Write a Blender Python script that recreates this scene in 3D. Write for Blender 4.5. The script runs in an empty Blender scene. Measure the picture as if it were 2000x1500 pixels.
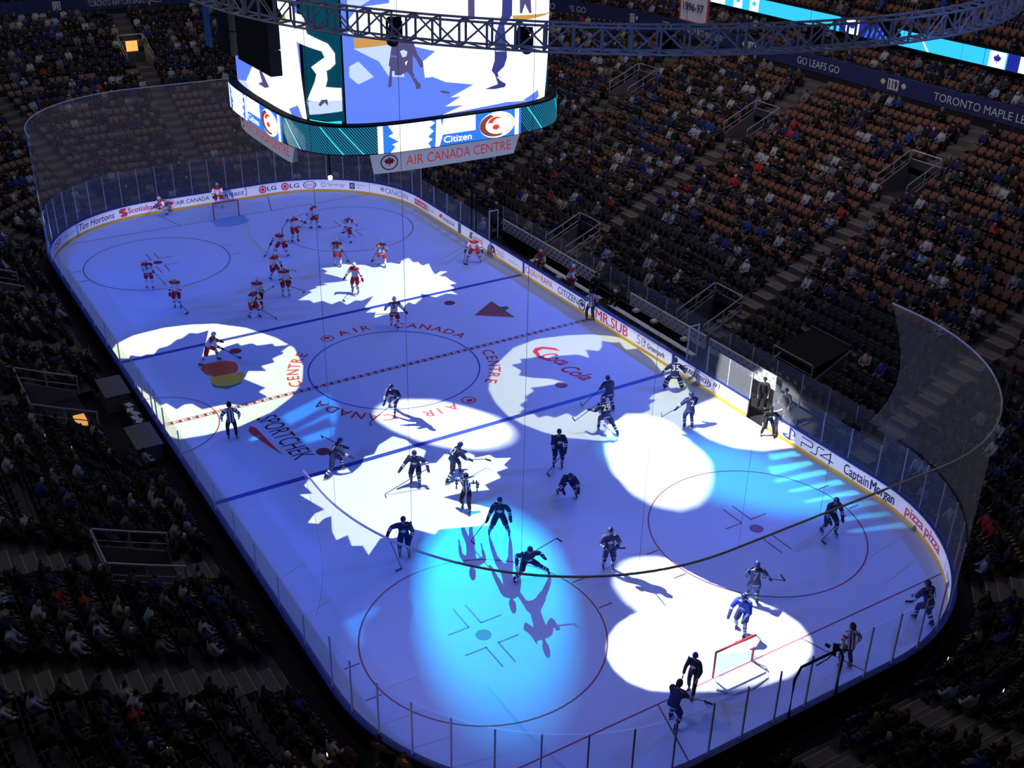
import bpy, bmesh, math, random
import numpy as np
from mathutils import Vector, Matrix
from mathutils.geometry import tessellate_polygon
random.seed(7); np.random.seed(7)
SC = bpy.context.scene
COL = SC.collection
PI = math.pi

# ------------------------------------------------------------------ camera, view, world, large lights
F_PX, CAM = 2192.985, Vector((-48.8466, 23.0607, 27.5913))
YAW, PITCH, ROLL = -0.558534, 0.487417, 0.019748
D = Vector((math.cos(YAW)*math.cos(PITCH), math.sin(YAW)*math.cos(PITCH), -math.sin(PITCH)))
R0 = Vector((math.sin(YAW), -math.cos(YAW), 0)); U0 = R0.cross(D)
RX = R0*math.cos(ROLL)+U0*math.sin(ROLL); UX = -R0*math.sin(ROLL)+U0*math.cos(ROLL)
cd = bpy.data.cameras.new('camera'); cd.sensor_width = 36; cd.lens = F_PX/2000*36; cd.clip_end = 400; cd.clip_start = .5
cam = bpy.data.objects.new('camera', cd); COL.objects.link(cam)
cam.matrix_world = Matrix.Translation(CAM) @ Matrix((RX, UX, -D)).transposed().to_4x4()
SC.camera = cam
SC.view_settings.view_transform = 'Standard'; SC.view_settings.look = 'None'
SC.view_settings.exposure = 0; SC.view_settings.gamma = 1; SC.view_settings.use_curve_mapping = False
SC.cycles.use_denoising = True
SC.cycles.max_bounces = 5; SC.cycles.diffuse_bounces = 2; SC.cycles.glossy_bounces = 2; SC.cycles.transparent_max_bounces = 14
SC.cycles.transmission_bounces = 2; SC.cycles.caustics_reflective = False; SC.cycles.caustics_refractive = False
SC.cycles.sample_clamp_indirect = 3
w = bpy.data.worlds.new('dim_hall'); SC.world = w; w.use_nodes = True
w.node_tree.nodes['Background'].inputs[0].default_value = (.62, .64, .85, 1)
w.node_tree.nodes['Background'].inputs[1].default_value = .038

RAW = lambda px, py: D + RX*((px-1000)/F_PX) - UX*((py-750)/F_PX)
def at_z(px, py, z=0.):
    v = RAW(px, py); return CAM + v*((z-CAM.z)/v.z)
def at_y(px, py, y):
    v = RAW(px, py); return CAM + v*((y-CAM.y)/v.y)
def at_x(px, py, x):
    v = RAW(px, py); return CAM + v*((x-CAM.x)/v.x)
def proj(p):
    v = Vector(p)-CAM; z = v.dot(D)
    return (1000+F_PX*v.dot(RX)/z, 750-F_PX*v.dot(UX)/z, z)

# ------------------------------------------------------------------ rink outline
L_, W_, RC = 30.40, 12.88, 8.50
def outline(off=0., narc=26):
    hx, hy, r = L_+off, W_+off, RC+off
    cx, cy = L_-RC, W_-RC
    P = [(hx, 0.)]
    for sx, sy, a0, a1 in ((1, -1, 0, -90), (-1, -1, -90, -180), (-1, 1, 180, 90), (1, 1, 90, 0)):
        for k in range(narc+1):
            a = math.radians(a0+(a1-a0)*k/narc); P.append((sx*cx+r*math.cos(a), sy*cy+r*math.sin(a)))
    P.append((hx, 0.))
    return np.array(P)
_P0 = outline(0, 60)
_S0 = np.r_[0, np.cumsum(np.hypot(*np.diff(_P0, axis=0).T))]
PERIM = _S0[-1]
_NX = []
def on_line(s, off=0.):
    """point and outward normal of the rink outline at arc length s (from far end centre, clockwise seen from above)"""
    s = s % PERIM
    a = RC*PI/2; sx = L_-RC; sy = W_-RC
    segs = [('l', (L_, 0), (0, -1), sy), ('a', (sx, -sy), 0, a), ('l', (sx, -W_), (-1, 0), 2*sx), ('a', (-sx, -sy), -90, a),
            ('l', (-L_, -sy), (0, 1), 2*sy), ('a', (-sx, sy), 180, a), ('l', (-sx, W_), (1, 0), 2*sx), ('a', (sx, sy), 90, a), ('l', (L_, sy), (0, -1), sy)]
    for kind, p, d, ln in segs:
        if s <= ln+1e-9:
            if kind == 'l':
                n = (-d[1], d[0]); n = (-n[0], -n[1]) if (n[0]*p[0]+n[1]*p[1]) < 0 else n
                return p[0]+d[0]*s+n[0]*off, p[1]+d[1]*s+n[1]*off, n[0], n[1]
            t = math.radians(d-90*s/ln); n = (math.cos(t), math.sin(t))
            return p[0]+(RC+off)*n[0], p[1]+(RC+off)*n[1], n[0], n[1]
        s -= ln
    return L_+off, 0, 1, 0
def off_of(x, y):
    ox, oy = abs(x)-(L_-RC), abs(y)-(W_-RC)
    if ox > 0 and oy > 0: return math.hypot(ox, oy)-RC
    return max(ox, oy)-RC
def rows_z(off): return .447*off-.38
_SS = np.linspace(0, PERIM, 3000); _SQ = np.array([on_line(s)[:2] for s in _SS])
def board_s(px, py, zmax=1.0):
    best = (1e9, 0, 0)
    for z in np.linspace(0, zmax, 31):
        X = at_z(px, py, z); d = np.hypot(_SQ[:, 0]-X.x, _SQ[:, 1]-X.y); i = int(d.argmin())
        if d[i] < best[0]: best = (d[i], _SS[i], z)
    return best[1:]

# ------------------------------------------------------------------ materials
MATS = {}
def mat(name, col, rough=.7, emit=None, es=1., metal=0., spec=.3, noise=None):
    if name in MATS: return MATS[name]
    m = bpy.data.materials.new(name); m.use_nodes = True; nt = m.node_tree; b = nt.nodes['Principled BSDF']
    b.inputs['Base Color'].default_value = (*col, 1); b.inputs['Roughness'].default_value = rough
    b.inputs['Metallic'].default_value = metal; b.inputs['Specular IOR Level'].default_value = spec
    if emit: b.inputs['Emission Color'].default_value = (*emit, 1); b.inputs['Emission Strength'].default_value = es
    if noise:
        sc, amt = noise
        tc = nt.nodes.new('ShaderNodeTexCoord'); n = nt.nodes.new('ShaderNodeTexNoise'); n.inputs['Scale'].default_value = sc
        n.inputs['Detail'].default_value = 4
        mx = nt.nodes.new('ShaderNodeMix'); mx.data_type = 'RGBA'
        mx.inputs[6].default_value = (*[c*(1-amt) for c in col], 1); mx.inputs[7].default_value = (*[min(1, c*(1+amt)) for c in col], 1)
        nt.links.new(tc.outputs['Object'], n.inputs['Vector']); nt.links.new(n.outputs['Fac'], mx.inputs[0]); nt.links.new(mx.outputs[2], b.inputs['Base Color'])
    MATS[name] = m; return m
def clear_mat(name, alpha, col=(.6, .65, .7), rough=.3, spec=.5):
    m = bpy.data.materials.new(name); m.use_nodes = True; nt = m.node_tree; b = nt.nodes['Principled BSDF']
    tr = nt.nodes.new('ShaderNodeBsdfTransparent'); mx = nt.nodes.new('ShaderNodeMixShader'); out = nt.nodes['Material Output']
    b.inputs['Base Color'].default_value = (*col, 1); b.inputs['Roughness'].default_value = rough; b.inputs['Specular IOR Level'].default_value = spec
    mx.inputs[0].default_value = alpha
    nt.links.new(tr.outputs[0], mx.inputs[1]); nt.links.new(b.outputs[0], mx.inputs[2]); nt.links.new(mx.outputs[0], out.inputs[0])
    MATS[name] = m; return m
def glow(name, col, s=1.): return mat(name, (.02, .02, .02), .6, emit=col, es=s)

ICE = mat('ice', (.56, .66, .86), .42, spec=.12, noise=(.5, .03))
WHITE = mat('white_paint', (.78, .78, .80), .45)
YEL = mat('yellow_kick', (.62, .36, .05), .5)
NAVYP = mat('navy_rail', (.02, .035, .16), .4)
BLACKP = mat('black_paint', (.012, .012, .014), .8, spec=.1)
BLUEL = mat('blue_line_paint', (.03, .06, .42), .4)
REDL = mat('red_line_paint', (.24, .045, .08), .4)
REDT = mat('red_lettering', (.55, .045, .055), .5)
DKT = mat('dark_lettering', (.02, .02, .05), .5)
NVT = mat('navy_lettering', (.03, .05, .22), .5)
WHT = mat('white_lettering', (.85, .86, .9), .5)
GREYT = mat('grey_lettering', (.28, .29, .33), .5)
STEEL = mat('steel', (.42, .44, .48), .35, metal=.6)
ALU = mat('aluminium_post', (.6, .61, .66), .5)
TRUSS = mat('truss_metal', (.50, .52, .58), .5, metal=.2)
GLASS = clear_mat('rink_glass', .13, (.50, .55, .66), .08, .5)
NET = clear_mat('safety_netting', .2, (.66, .60, .46), .9, .1)
CONC = mat('concrete_tread', (.10, .095, .10), .85, noise=(2, .2))
STEP = mat('stair_tread', (.13, .115, .105), .85, noise=(3, .15))
NOSE = mat('step_nosing', (.24, .23, .23), .7)
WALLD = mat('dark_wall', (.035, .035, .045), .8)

# ------------------------------------------------------------------ mesh helpers
class MB:
    def __init__(s): s.v = []; s.f = []; s.m = []
    def add(s, vs, fs, mi=0):
        n = len(s.v); s.v += [tuple(v) for v in vs]; s.f += [tuple(i+n for i in f) for f in fs]; s.m += [mi]*len(fs); return s
    def box(s, c, d, rz=0., mi=0, M=None):
        hx, hy, hz = d[0]/2, d[1]/2, d[2]/2
        vs = [Vector((x, y, z)) for z in (-hz, hz) for x, y in ((-hx, -hy), (hx, -hy), (hx, hy), (-hx, hy))]
        T = Matrix.Translation(c) @ (M.to_4x4() if M else Matrix.Rotation(rz, 4, 'Z'))
        return s.add([T @ v for v in vs], [(3, 2, 1, 0), (4, 5, 6, 7), (0, 1, 5, 4), (1, 2, 6, 5), (2, 3, 7, 6), (3, 0, 4, 7)], mi)
    def tube(s, pts, r, n=6, mi=0, cap=True):
        pts = [Vector(p) for p in pts]; rs = r if isinstance(r, (list, tuple)) else [r]*len(pts)
        rings = []
        for i, p in enumerate(pts):
            t = (pts[min(i+1, len(pts)-1)]-pts[max(i-1, 0)])
            t = t.normalized() if t.length > 1e-9 else Vector((0, 0, 1))
            a = t.cross(Vector((0, 0, 1)));  a = a.normalized() if a.length > 1e-3 else Vector((1, 0, 0)); b = t.cross(a)
            rings.append([p+(a*math.cos(2*PI*k/n)+b*math.sin(2*PI*k/n))*rs[i] for k in range(n)])
        vs = [v for g in rings for v in g]; fs = []
        for i in range(len(pts)-1):
            for k in range(n): fs.append((i*n+k, i*n+(k+1) % n, (i+1)*n+(k+1) % n, (i+1)*n+k))
        if cap: fs += [tuple(range(n))[::-1], tuple(range((len(pts)-1)*n, len(pts)*n))]
        return s.add(vs, fs, mi)
    def prism(s, poly, z0, z1, mi=0):
        n = len(poly); vs = [(x, y, z0) for x, y in poly]+[(x, y, z1) for x, y in poly]
        tr = tessellate_polygon([[Vector((x, y, 0)) for x, y in poly]])
        fs = [tuple(t) for t in tr]+[tuple(i+n for i in t) for t in tr]+[(i, (i+1) % n, (i+1) % n+n, i+n) for i in range(n)]
        return s.add(vs, fs, mi)
    def flat(s, poly, z, mi=0, holes=()):
        pl = [[Vector((x, y, 0)) for x, y in poly]]+[[Vector((x, y, 0)) for x, y in h] for h in holes]
        vs = [(v.x, v.y, z) for l in pl for v in l]
        return s.add(vs, [tuple(t) for t in tessellate_polygon(pl)], mi)
    def build(s, name, mats, parent=None, smooth=False):
        me = bpy.data.meshes.new(name); me.from_pydata(s.v, [], s.f)
        for m in (mats if isinstance(mats, (list, tuple)) else [mats]): me.materials.append(m)
        if any(s.m): me.polygons.foreach_set('material_index', s.m)
        if smooth: me.polygons.foreach_set('use_smooth', [True]*len(s.f))
        me.update(); return link(name, me, parent)
def link(name, me, parent=None):
    o = bpy.data.objects.new(name, me); COL.objects.link(o)
    if parent: o.parent = parent
    return o
def tag(o, label, cat=None, group=None, kind=None):
    o['label'] = label
    if cat: o['category'] = cat
    if group: o['group'] = group
    if kind: o['kind'] = kind
    return o
def thing(name, label, cat, loc=(0, 0, 0), rz=0., group=None):
    o = bpy.data.objects.new(name, None); o.empty_display_size = .2; COL.objects.link(o)
    o.location = loc; o.rotation_euler = (0, 0, rz); return tag(o, label, cat, group)
def struct(o, kind='structure'): o['kind'] = kind; return o
_TX = {}
def text2d(s, shear=0., bold=0.):
    """text as 2D triangles, cap height 1, x starting at 0"""
    if 'M' in s: bold = min(bold, 0)
    k = (s, shear, bold)
    if k in _TX: return _TX[k]
    c = bpy.data.curves.new('lettering', 'FONT'); c.body = s; c.size = 1.44; c.shear = shear; c.offset = bold; c.resolution_u = 3
    o = bpy.data.objects.new('lettering', c); me = bpy.data.meshes.new_from_object(o)
    v = [(p.co.x, p.co.y) for p in me.vertices]; f = [tuple(p.vertices) for p in me.polygons]
    x0 = min([a for a, b in v], default=0); v = [(a-x0, b) for a, b in v]
    bpy.data.objects.remove(o); bpy.data.curves.remove(c); bpy.data.meshes.remove(me)
    _TX[k] = (v, f, max([a for a, b in v], default=0)); return _TX[k]
def bend(v, f, fn, du, mb, mi=0):
    """2D mesh cut every du along u and laid on a surface fn(u, v)"""
    bm = bmesh.new(); vs = [bm.verts.new((a, b, 0)) for a, b in v]
    for q in f:
        try: bm.faces.new([vs[i] for i in q])
        except ValueError: pass
    us = [a for a, b in v]
    if du and us:
        u = math.ceil(min(us)/du)*du
        while u < max(us):
            bmesh.ops.bisect_plane(bm, geom=bm.verts[:]+bm.edges[:]+bm.faces[:], plane_co=(u, 0, 0), plane_no=(1, 0, 0)); u += du
    bm.verts.index_update()
    mb.add([fn(p.co.x, p.co.y) for p in bm.verts], [tuple(p.index for p in q.verts) for q in bm.faces], mi); bm.free()
def poly2d(p):
    return list(p), [tuple(t) for t in tessellate_polygon([[Vector((a, b, 0)) for a, b in p]])]
def text_on(mb, s, u0, u1, v0, h, fn, du=.4, shear=0., bold=0., mi=0, wide=True):
    v, f, wd = text2d(s, shear, bold); k = (u1-u0)/wd
    bend([(u0+a*k, v0+b*h) for a, b in v], f, fn, du, mb, mi)
LEAF = [(0, 1), (.13, .78), (.3, .86), (.24, .5), (.42, .7), (.5, .56), (.74, .6), (.66, .38), (.9, .26), (.52, -.1), (.6, -.3), (.08, -.22), (.1, -.62), (-.1, -.62), (-.08, -.22), (-.6, -.3), (-.52, -.1), (-.9, .26), (-.66, .38), (-.74, .6), (-.5, .56), (-.42, .7), (-.24, .5), (-.3, .86), (-.13, .78)]
def ell(cx, cy, a, b, n=20, a0=0, a1=360):
    return [(cx+a*math.cos(math.radians(a0+(a1-a0)*k/n)), cy+b*math.sin(math.radians(a0+(a1-a0)*k/n))) for k in range(n if a1-a0 == 360 else n+1)]
def ringf(cx, cy, ro, ri, n=24, ky=1.):
    v = [(cx+r*math.cos(2*PI*k/n), cy+ky*r*math.sin(2*PI*k/n)) for r in (ro, ri) for k in range(n)]
    return v, [(k, (k+1) % n, n+(k+1) % n, n+k) for k in range(n)]

# ------------------------------------------------------------------ projectors: a lamp, its housing and a metal gobo with the cut-out shape
def px_ice(pts, z=0.): return [at_z(a, b, z) for a, b in pts]
N_PROJ = [0]
BHT = .97
def projector(label, lamp, hole, color, power, mask=(), soft=.0012, dist=.5, extra=1.25, group='ceiling gobo projectors'):
    holes = hole if isinstance(hole[0], list) else [hole]; hole = [p for h_ in holes for p in h_]
    lamp = Vector(lamp); c = sum(hole, Vector())/len(hole); n = (c-lamp).normalized()
    half = max(math.acos(max(-1, min(1, n.dot((p-lamp).normalized())))) for p in hole)
    t = thing('stage_projector', label, 'projector', lamp, group=group)
    a = n.cross(Vector((0, 1, 0))).normalized(); b = n.cross(a)
    def onp(p):
        v = p-lamp; q = v*(dist/v.dot(n)); return (q.dot(a), q.dot(b))
    hs = math.tan(min(half*1.12+.02, 1.3))*dist*1.3
    sq = [(-hs, -hs), (hs, -hs), (hs, hs), (-hs, hs)]
    m = MB(); m.flat(sq, 0, holes=[[onp(p) for p in h_] for h_ in holes])
    for k in mask: m.flat([onp(p) for p in k], 0)
    T = Matrix((a, b, n)).transposed()
    m.v = [tuple(T @ Vector((x, y, 0))+n*dist) for x, y, z in m.v]
    m.build('gobo_plate', BLACKP, t)
    h = MB(); r = .12
    for k in range(12):
        a0, a1 = 2*PI*k/12, 2*PI*(k+1)/12
        q = [(a*math.cos(x)+b*math.sin(x))*r for x in (a0, a1)]
        h.add([q[0]-n*.3, q[1]-n*.3, q[1]-n*.02, q[0]-n*.02], [(0, 1, 2, 3)]); h.add([q[0]-n*.3, q[1]-n*.3, -n*.3], [(0, 1, 2)])
    h.build('housing', BLACKP, t)
    ld = bpy.data.lights.new('projector_lamp', 'SPOT'); ld.energy = power; ld.color = color; ld.spot_size = 2*min(half*1.06+.006, 1.4)
    ld.spot_blend = .02; ld.shadow_soft_size = soft
    lo = bpy.data.objects.new('projector_lamp', ld); COL.objects.link(lo); lo.parent = t
    lo.rotation_euler = (-n).to_track_quat('Z', 'Y').to_euler()
    N_PROJ[0] += 1; return t
def zp(ox, oy, s, pts, z=0.): return [at_z(ox+a*s, oy+b*s, z) for a, b in pts]

leafA = zp(480, 330, .25, [(410, 1025), (520, 960), (490, 952), (560, 928), (545, 918), (640, 905), (600, 893), (700, 885), (800, 870), (720, 842), (610, 815), (640, 800), (590, 775), (700, 765), (760, 742), (850, 750), (955, 748), (1000, 770), (1080, 740), (1130, 730), (1205, 745), (1215, 718), (1270, 693), (1310, 730), (1345, 725), (1380, 755), (1430, 740), (1450, 785), (1480, 825), (1520, 800), (1575, 800), (1510, 835), (1560, 840), (1600, 870), (1645, 895), (1590, 905), (1630, 930), (1600, 950), (1655, 980), (1570, 972), (1480, 1003), (1420, 985), (1370, 975), (1375, 1012), (1320, 1057), (1270, 1040), (1230, 1082), (1235, 1112), (1150, 1130), (1080, 1140), (1010, 1163), (1000, 1120), (940, 1122), (980, 1095), (930, 1080), (1000, 990), (900, 1030), (860, 1025), (790, 1062), (740, 1030), (670, 1057), (600, 1030), (530, 1047), (500, 1025)])
leafB = [at_z(a, b) for a, b in [(602, 938), (608, 931), (640, 925), (678, 914), (687, 925), (706, 908), (712, 892), (731, 887), (740, 869), (768, 852), (793, 859), (807, 871), (832, 880), (826, 897), (818, 912), (838, 905), (852, 904), (869, 886), (894, 893), (914, 884), (925, 888), (928, 894), (956, 888), (967, 895), (998, 894), (984, 908), (992, 914), (970, 922), (978, 933), (947, 947), (956, 957), (908, 961), (866, 971), (908, 984), (930, 985), (961, 993), (960, 1007), (953, 1026), (858, 1034), (849, 1044), (807, 1033), (802, 1042), (768, 1051), (743, 1051), (720, 1084), (709, 1066), (687, 1066), (679, 1045), (657, 1055), (649, 1038), (647, 1008), (632, 1013), (622, 1023), (601, 1021), (615, 1003), (634, 995), (585, 966), (610, 964), (594, 948)]]
circC = [at_z(a, b) for a, b in [(214, 690), (227, 672), (260, 655), (320, 640), (370, 634), (420, 632), (480, 640), (540, 660), (575, 680), (592, 715), (590, 745), (570, 775), (530, 805), (470, 832), (400, 850), (350, 858), (310, 845), (260, 760), (225, 710)]]
maskC = zp(200, 600, .25, [(60, 400), (205, 400), (220, 375), (300, 385), (350, 365), (400, 370), (440, 320), (510, 305), (590, 245), (610, 250), (680, 200), (740, 205), (830, 180), (810, 270), (790, 350), (780, 385), (880, 370), (960, 310), (1060, 278), (1080, 300), (1170, 280), (1210, 300), (1330, 283), (1350, 305), (1480, 290), (1400, 345), (1420, 360), (1330, 400), (1345, 430), (1240, 460), (1285, 498), (1140, 500), (1110, 560), (1275, 630), (1220, 660), (1290, 700), (1180, 742), (1100, 770), (1000, 755), (900, 770), (780, 800), (700, 755), (640, 760), (580, 800), (500, 750), (450, 770), (380, 700), (200, 560)])
circD = [at_z(a, b) for a, b in [(954, 761), (958, 735), (969, 712), (1003, 679), (1049, 662), (1107, 655), (1153, 653), (1200, 657), (1245, 668), (1290, 695), (1325, 730), (1350, 770), (1362, 810), (1340, 835), (1290, 850), (1235, 858), (1176, 861), (1107, 855), (1061, 844), (1020, 828), (992, 812), (968, 787)]]
maskD = zp(900, 600, .23, [(430, 490), (520, 470), (500, 440), (600, 430), (680, 408), (720, 440), (790, 415), (870, 410), (990, 400), (1090, 430), (1060, 360), (1170, 372), (1200, 330), (1195, 285), (1300, 300), (1350, 295), (1400, 360), (1500, 350), (1620, 440), (1720, 560), (1780, 700), (1640, 740), (1600, 780), (1660, 785), (1600, 830), (1612, 870), (1545, 900), (1400, 900), (1330, 960), (1240, 1000), (1200, 930), (1150, 870), (1060, 870), (970, 935), (900, 900), (800, 940), (730, 920), (660, 940), (620, 905), (490, 900), (540, 860), (500, 830), (560, 790), (540, 765), (620, 710), (590, 685), (700, 670), (890, 640), (760, 608), (610, 600), (490, 580), (512, 540)])
S1 = [at_z(a, b) for a, b in [(736, 812), (742, 798), (757, 789), (796, 782), (852, 783), (908, 796), (964, 813), (995, 834), (1000, 848), (992, 862), (965, 873), (936, 877), (880, 874), (824, 861), (768, 838), (745, 824)]]
S2 = [at_z(a, b) for a, b in [(1182, 850), (1190, 835), (1205, 820), (1235, 812), (1265, 812), (1304, 823), (1334, 844), (1349, 865), (1372, 882), (1388, 904), (1391, 934), (1382, 964), (1364, 985), (1328, 997), (1280, 988), (1235, 964), (1199, 925), (1185, 886)]]
S3 = [at_z(a, b) for a, b in [(1340, 812), (1352, 795), (1385, 783), (1430, 765), (1485, 757), (1540, 768), (1580, 795), (1592, 830), (1580, 862), (1548, 873), (1490, 880), (1430, 873), (1385, 856), (1352, 835)]]
S4 = [at_z(a, b) for a, b in [(1200, 1140), (1202, 1120), (1217, 1101), (1238, 1091), (1283, 1088), (1337, 1098), (1390, 1114), (1443, 1138), (1490, 1163), (1513, 1181), (1500, 1230), (1440, 1250), (1340, 1240), (1280, 1215), (1251, 1198), (1225, 1178), (1206, 1153)]]
S5 = [at_z(a, b) for a, b in [(1189, 1263), (1195, 1242), (1211, 1221), (1238, 1203), (1283, 1189), (1370, 1180), (1470, 1182), (1523, 1195), (1558, 1219), (1577, 1245), (1581, 1271), (1566, 1298), (1537, 1319), (1483, 1336), (1400, 1346), (1310, 1347), (1270, 1345), (1230, 1330), (1203, 1306), (1190, 1282)]]
K1 = [at_z(a, b) for a, b in [(822, 1150), (832, 1095), (858, 1048), (905, 1015), (970, 1005), (1030, 1030), (1080, 1075), (1108, 1150), (1114, 1230), (1106, 1300), (1080, 1365), (1040, 1402), (985, 1413), (930, 1398), (882, 1350), (845, 1290), (826, 1215)]]
K2 = [at_z(a, b) for a, b in [(1185, 860), (1250, 835), (1350, 860), (1450, 878), (1540, 905), (1610, 940), (1650, 980), (1640, 1003), (1560, 1004), (1470, 992), (1400, 970), (1300, 960), (1200, 900)]]
projector('far ceiling projector throwing the white leaf shape by the far blue line', (3, -14, 26), leafA, (1, .98, .75), 56000, soft=.0006)
projector('ceiling projector throwing the white leaf shape between the near blue line and the circle', (-12, 3, 26), leafB, (1, .97, .7), 44000, soft=.0006)
projector('ceiling projector throwing the pale circle with a dark leaf on the left', (8, 12, 26), circC, (1, .96, .38), 50000, mask=[maskC], soft=.001)
projector('ceiling projector throwing the pale circle with a dark leaf on the right', (-8, -9, 26), circD, (1, .97, .4), 27000, mask=[maskD], soft=.0013)
projector('follow spot lighting the circle edge beside centre ice', (27.5, 18.2, 26), S1, (1, .96, .93), 480000, soft=.003)
projector('follow spot lighting the round white pool inside the near blue line', (8, -10, 27), S2, (1, 1, .97), 150000, soft=.003)
projector('follow spot lighting the player gate in the right boards', (-9, 8, 26), S3, (1, .97, .9), 150000, soft=.003)
projector('follow spot lighting the upper pool above the near goal', (10, 13, 25), S4, (1, 1, .97), 330000, soft=.002)
projector('follow spot lighting the lower pool around the near goal', (-12, 2, 27), S5, (1, .97, .92), 260000, soft=.003)
projector('low cyan spot lighting the near left faceoff circle', (26, -16, 20), K1, (.0, .52, 1), 520000, soft=.006)
projector('cyan spot lighting the ice by the right boards', (-14, 15, 24), K2, (0, .6, 1), 75000, soft=.012)
for k, q in enumerate([[(0, 860), (150, 842), (195, 868), (20, 895)], [(0, 935), (240, 900), (270, 920), (30, 985)], [(40, 1008), (320, 952), (358, 978), (50, 1030)], [(120, 1072), (410, 1010), (452, 1035), (140, 1087)], [(210, 1135), (500, 1070), (545, 1095), (230, 1147)], [(300, 1190), (600, 1130), (640, 1155), (380, 1200)], [(380, 1240), (690, 1195), (730, 1222), (400, 1257)], [(460, 1310), (780, 1260), (812, 1290), (480, 1325)]]):
    projector('cyan projector throwing the %s bar of light by the right corner' % ['first', 'second', 'third', 'fourth', 'fifth', 'sixth', 'seventh', 'eighth'][k], (-9+k*.5, 9.5, 25), zp(1500, 600, .3333, q), (.1, .7, 1), 75000 if k < 5 else 42000, soft=.0012)
for lb, q, pw in [('upper', [(640, 768), (575, 800), (495, 842), (488, 862), (540, 845), (640, 790), (655, 800), (560, 850), (640, 815), (655, 832), (548, 868), (552, 880), (650, 852), (662, 795)], 3200), ('lower', [(485, 858), (505, 850), (520, 872), (508, 884), (488, 878)], 2600), ('corner', [(672, 1215), (735, 1182), (742, 1192), (706, 1218), (708, 1262), (696, 1262)], 3000), ('far', [(925, 553), (952, 540), (958, 536), (962, 552), (975, 560), (955, 566), (940, 558)], 3200)]:
    projector('cyan projector throwing the %s broken blue shape on the ice' % lb, (-2, 16, 25), [at_z(a, b) for a, b in q], (.02, .4, 1), pw*8, soft=.003)
# blue washes from the side catwalks, each framed to the ice by its own shutter plate
ap = [Vector((x, y, 1.0)) for x, y in outline(.08, 10)[:-1]]
for x, sy, col, pw in ((-22, 1, (.07, .17, 1), 12000), (-22, -1, (.09, .17, 1), 12000), (2, 1, (.05, .15, 1), 9500), (2, -1, (.06, .15, 1), 9500), (24, 1, (.0, .12, 1), 12500), (24, -1, (.02, .14, 1), 11000)):
    projector('blue wash lamp on the %s catwalk, %s position' % ('left' if sy > 0 else 'right', {-22: 'near end', 2: 'centre', 24: 'far end'}[x]), (x, 31*sy, 21.5), ap, col, pw*1.2, soft=.008, group='blue wash lamps')
projector('added unseen pale fill lamp over the near end of the ice', (-16, 22, 25), [Vector((x, y, 0)) for x, y in [(-19, 11), (-17, 5), (-19, -3), (-22, -9), (-26, -11), (-29, -8), (-30.2, -3), (-30.2, 4), (-28, 9), (-24, 12)]], (.6, .45, .6), 6500, soft=.05, group='blue wash lamps')  # unseen fill, added to warm and brighten the near end
_o = [Vector((x, y, 0)) for x, y in (on_line(s)[:2] for s in np.linspace(-16, 70, 60))]
projector('added unseen strip-shuttered white fill lamp lighting only the right and far boards', (-4, 31, 21.5), [p+Vector((0, 0, .02)) for p in _o]+[p+Vector((0, 0, BHT)) for p in _o[::-1]], (.74, .74, .95), 75000, soft=.002, group='blue wash lamps')  # added fill, aimed to brighten the boards alone
projector('added unseen strip-shuttered white fill lamp lighting the bench backdrops', (2, 31, 21.5), [Vector((x, -14.95, 1.6)) for x in np.linspace(13.8, -13.4, 20)]+[Vector((x, -14.95, .78)) for x in np.linspace(-13.4, 13.8, 20)], (.66, .7, 1), 90000, soft=.002, group='blue wash lamps')  # added as well, lifts the dark bench backdrops
pools = []
for px, py in [(975, 505), (1000, 533), (1027, 549), (1043, 559), (1060, 569), (1075, 579), (1108, 600), (1125, 611), (1140, 622), (1165, 635), (1183, 645), (1200, 657), (1222, 672), (1245, 688), (1270, 703)]:
    c = at_z(px-3, py, 0); pools.append([Vector((c.x+.42*math.cos(a)+.1*math.sin(a), c.y+.13*math.sin(a), 0)) for a in np.linspace(0, 2*PI, 9)[:-1]])
projector('added projector throwing a row of tiny light pools along the foot of the right boards', (4, 20, 27), pools, (.5, .75, 1), 30000, soft=.001)  # unseen source invented for the small pools beside the right boards
pools = []
for s in np.arange(3.5, 26, 1.35):
    x, y, nx, ny = on_line(s, -.55); c = Vector((x, y, 0)); tn = Vector((-ny, nx, 0)); pools.append([c+tn*(.36*math.cos(a))+Vector((nx, ny, 0))*(.12*math.sin(a)) for a in np.linspace(0, 2*PI, 9)[:-1]])
projector('added projector throwing a row of tiny light pools along the far boards', (10, 22, 27), pools, (.5, .75, 1), 26000, soft=.001)  # same made-up source repeated for the far boards
def area(name, loc, size, col, power, aim):
    ld = bpy.data.lights.new(name, 'AREA'); ld.energy = power; ld.color = col; ld.shape = 'RECTANGLE'; ld.size, ld.size_y = size
    o = bpy.data.objects.new(name, ld); COL.objects.link(o); o.location = loc
    o.rotation_euler = (Vector(loc)-Vector(aim)).to_track_quat('Z', 'Y').to_euler(); return o
area('house_light_right', (4, -20, 30), (40, 6), (1, .86, .84), 2300, (4, -30, 4))
area('stand_fill_left', (-8, 26, 30), (40, 6), (.85, .88, 1), 600, (-8, 22, 2))  # unseen fill added to lift the dark left crowd
area('stand_fill_near', (-42, -6, 22), (6, 24), (.9, .9, 1), 110, (-36, -8, 1))  # likewise added, a weak lift for the near stand
area('house_light_far', (36, 4, 30), (6, 30), (.85, .85, 1), 1000, (42, 4, 4))
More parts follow.
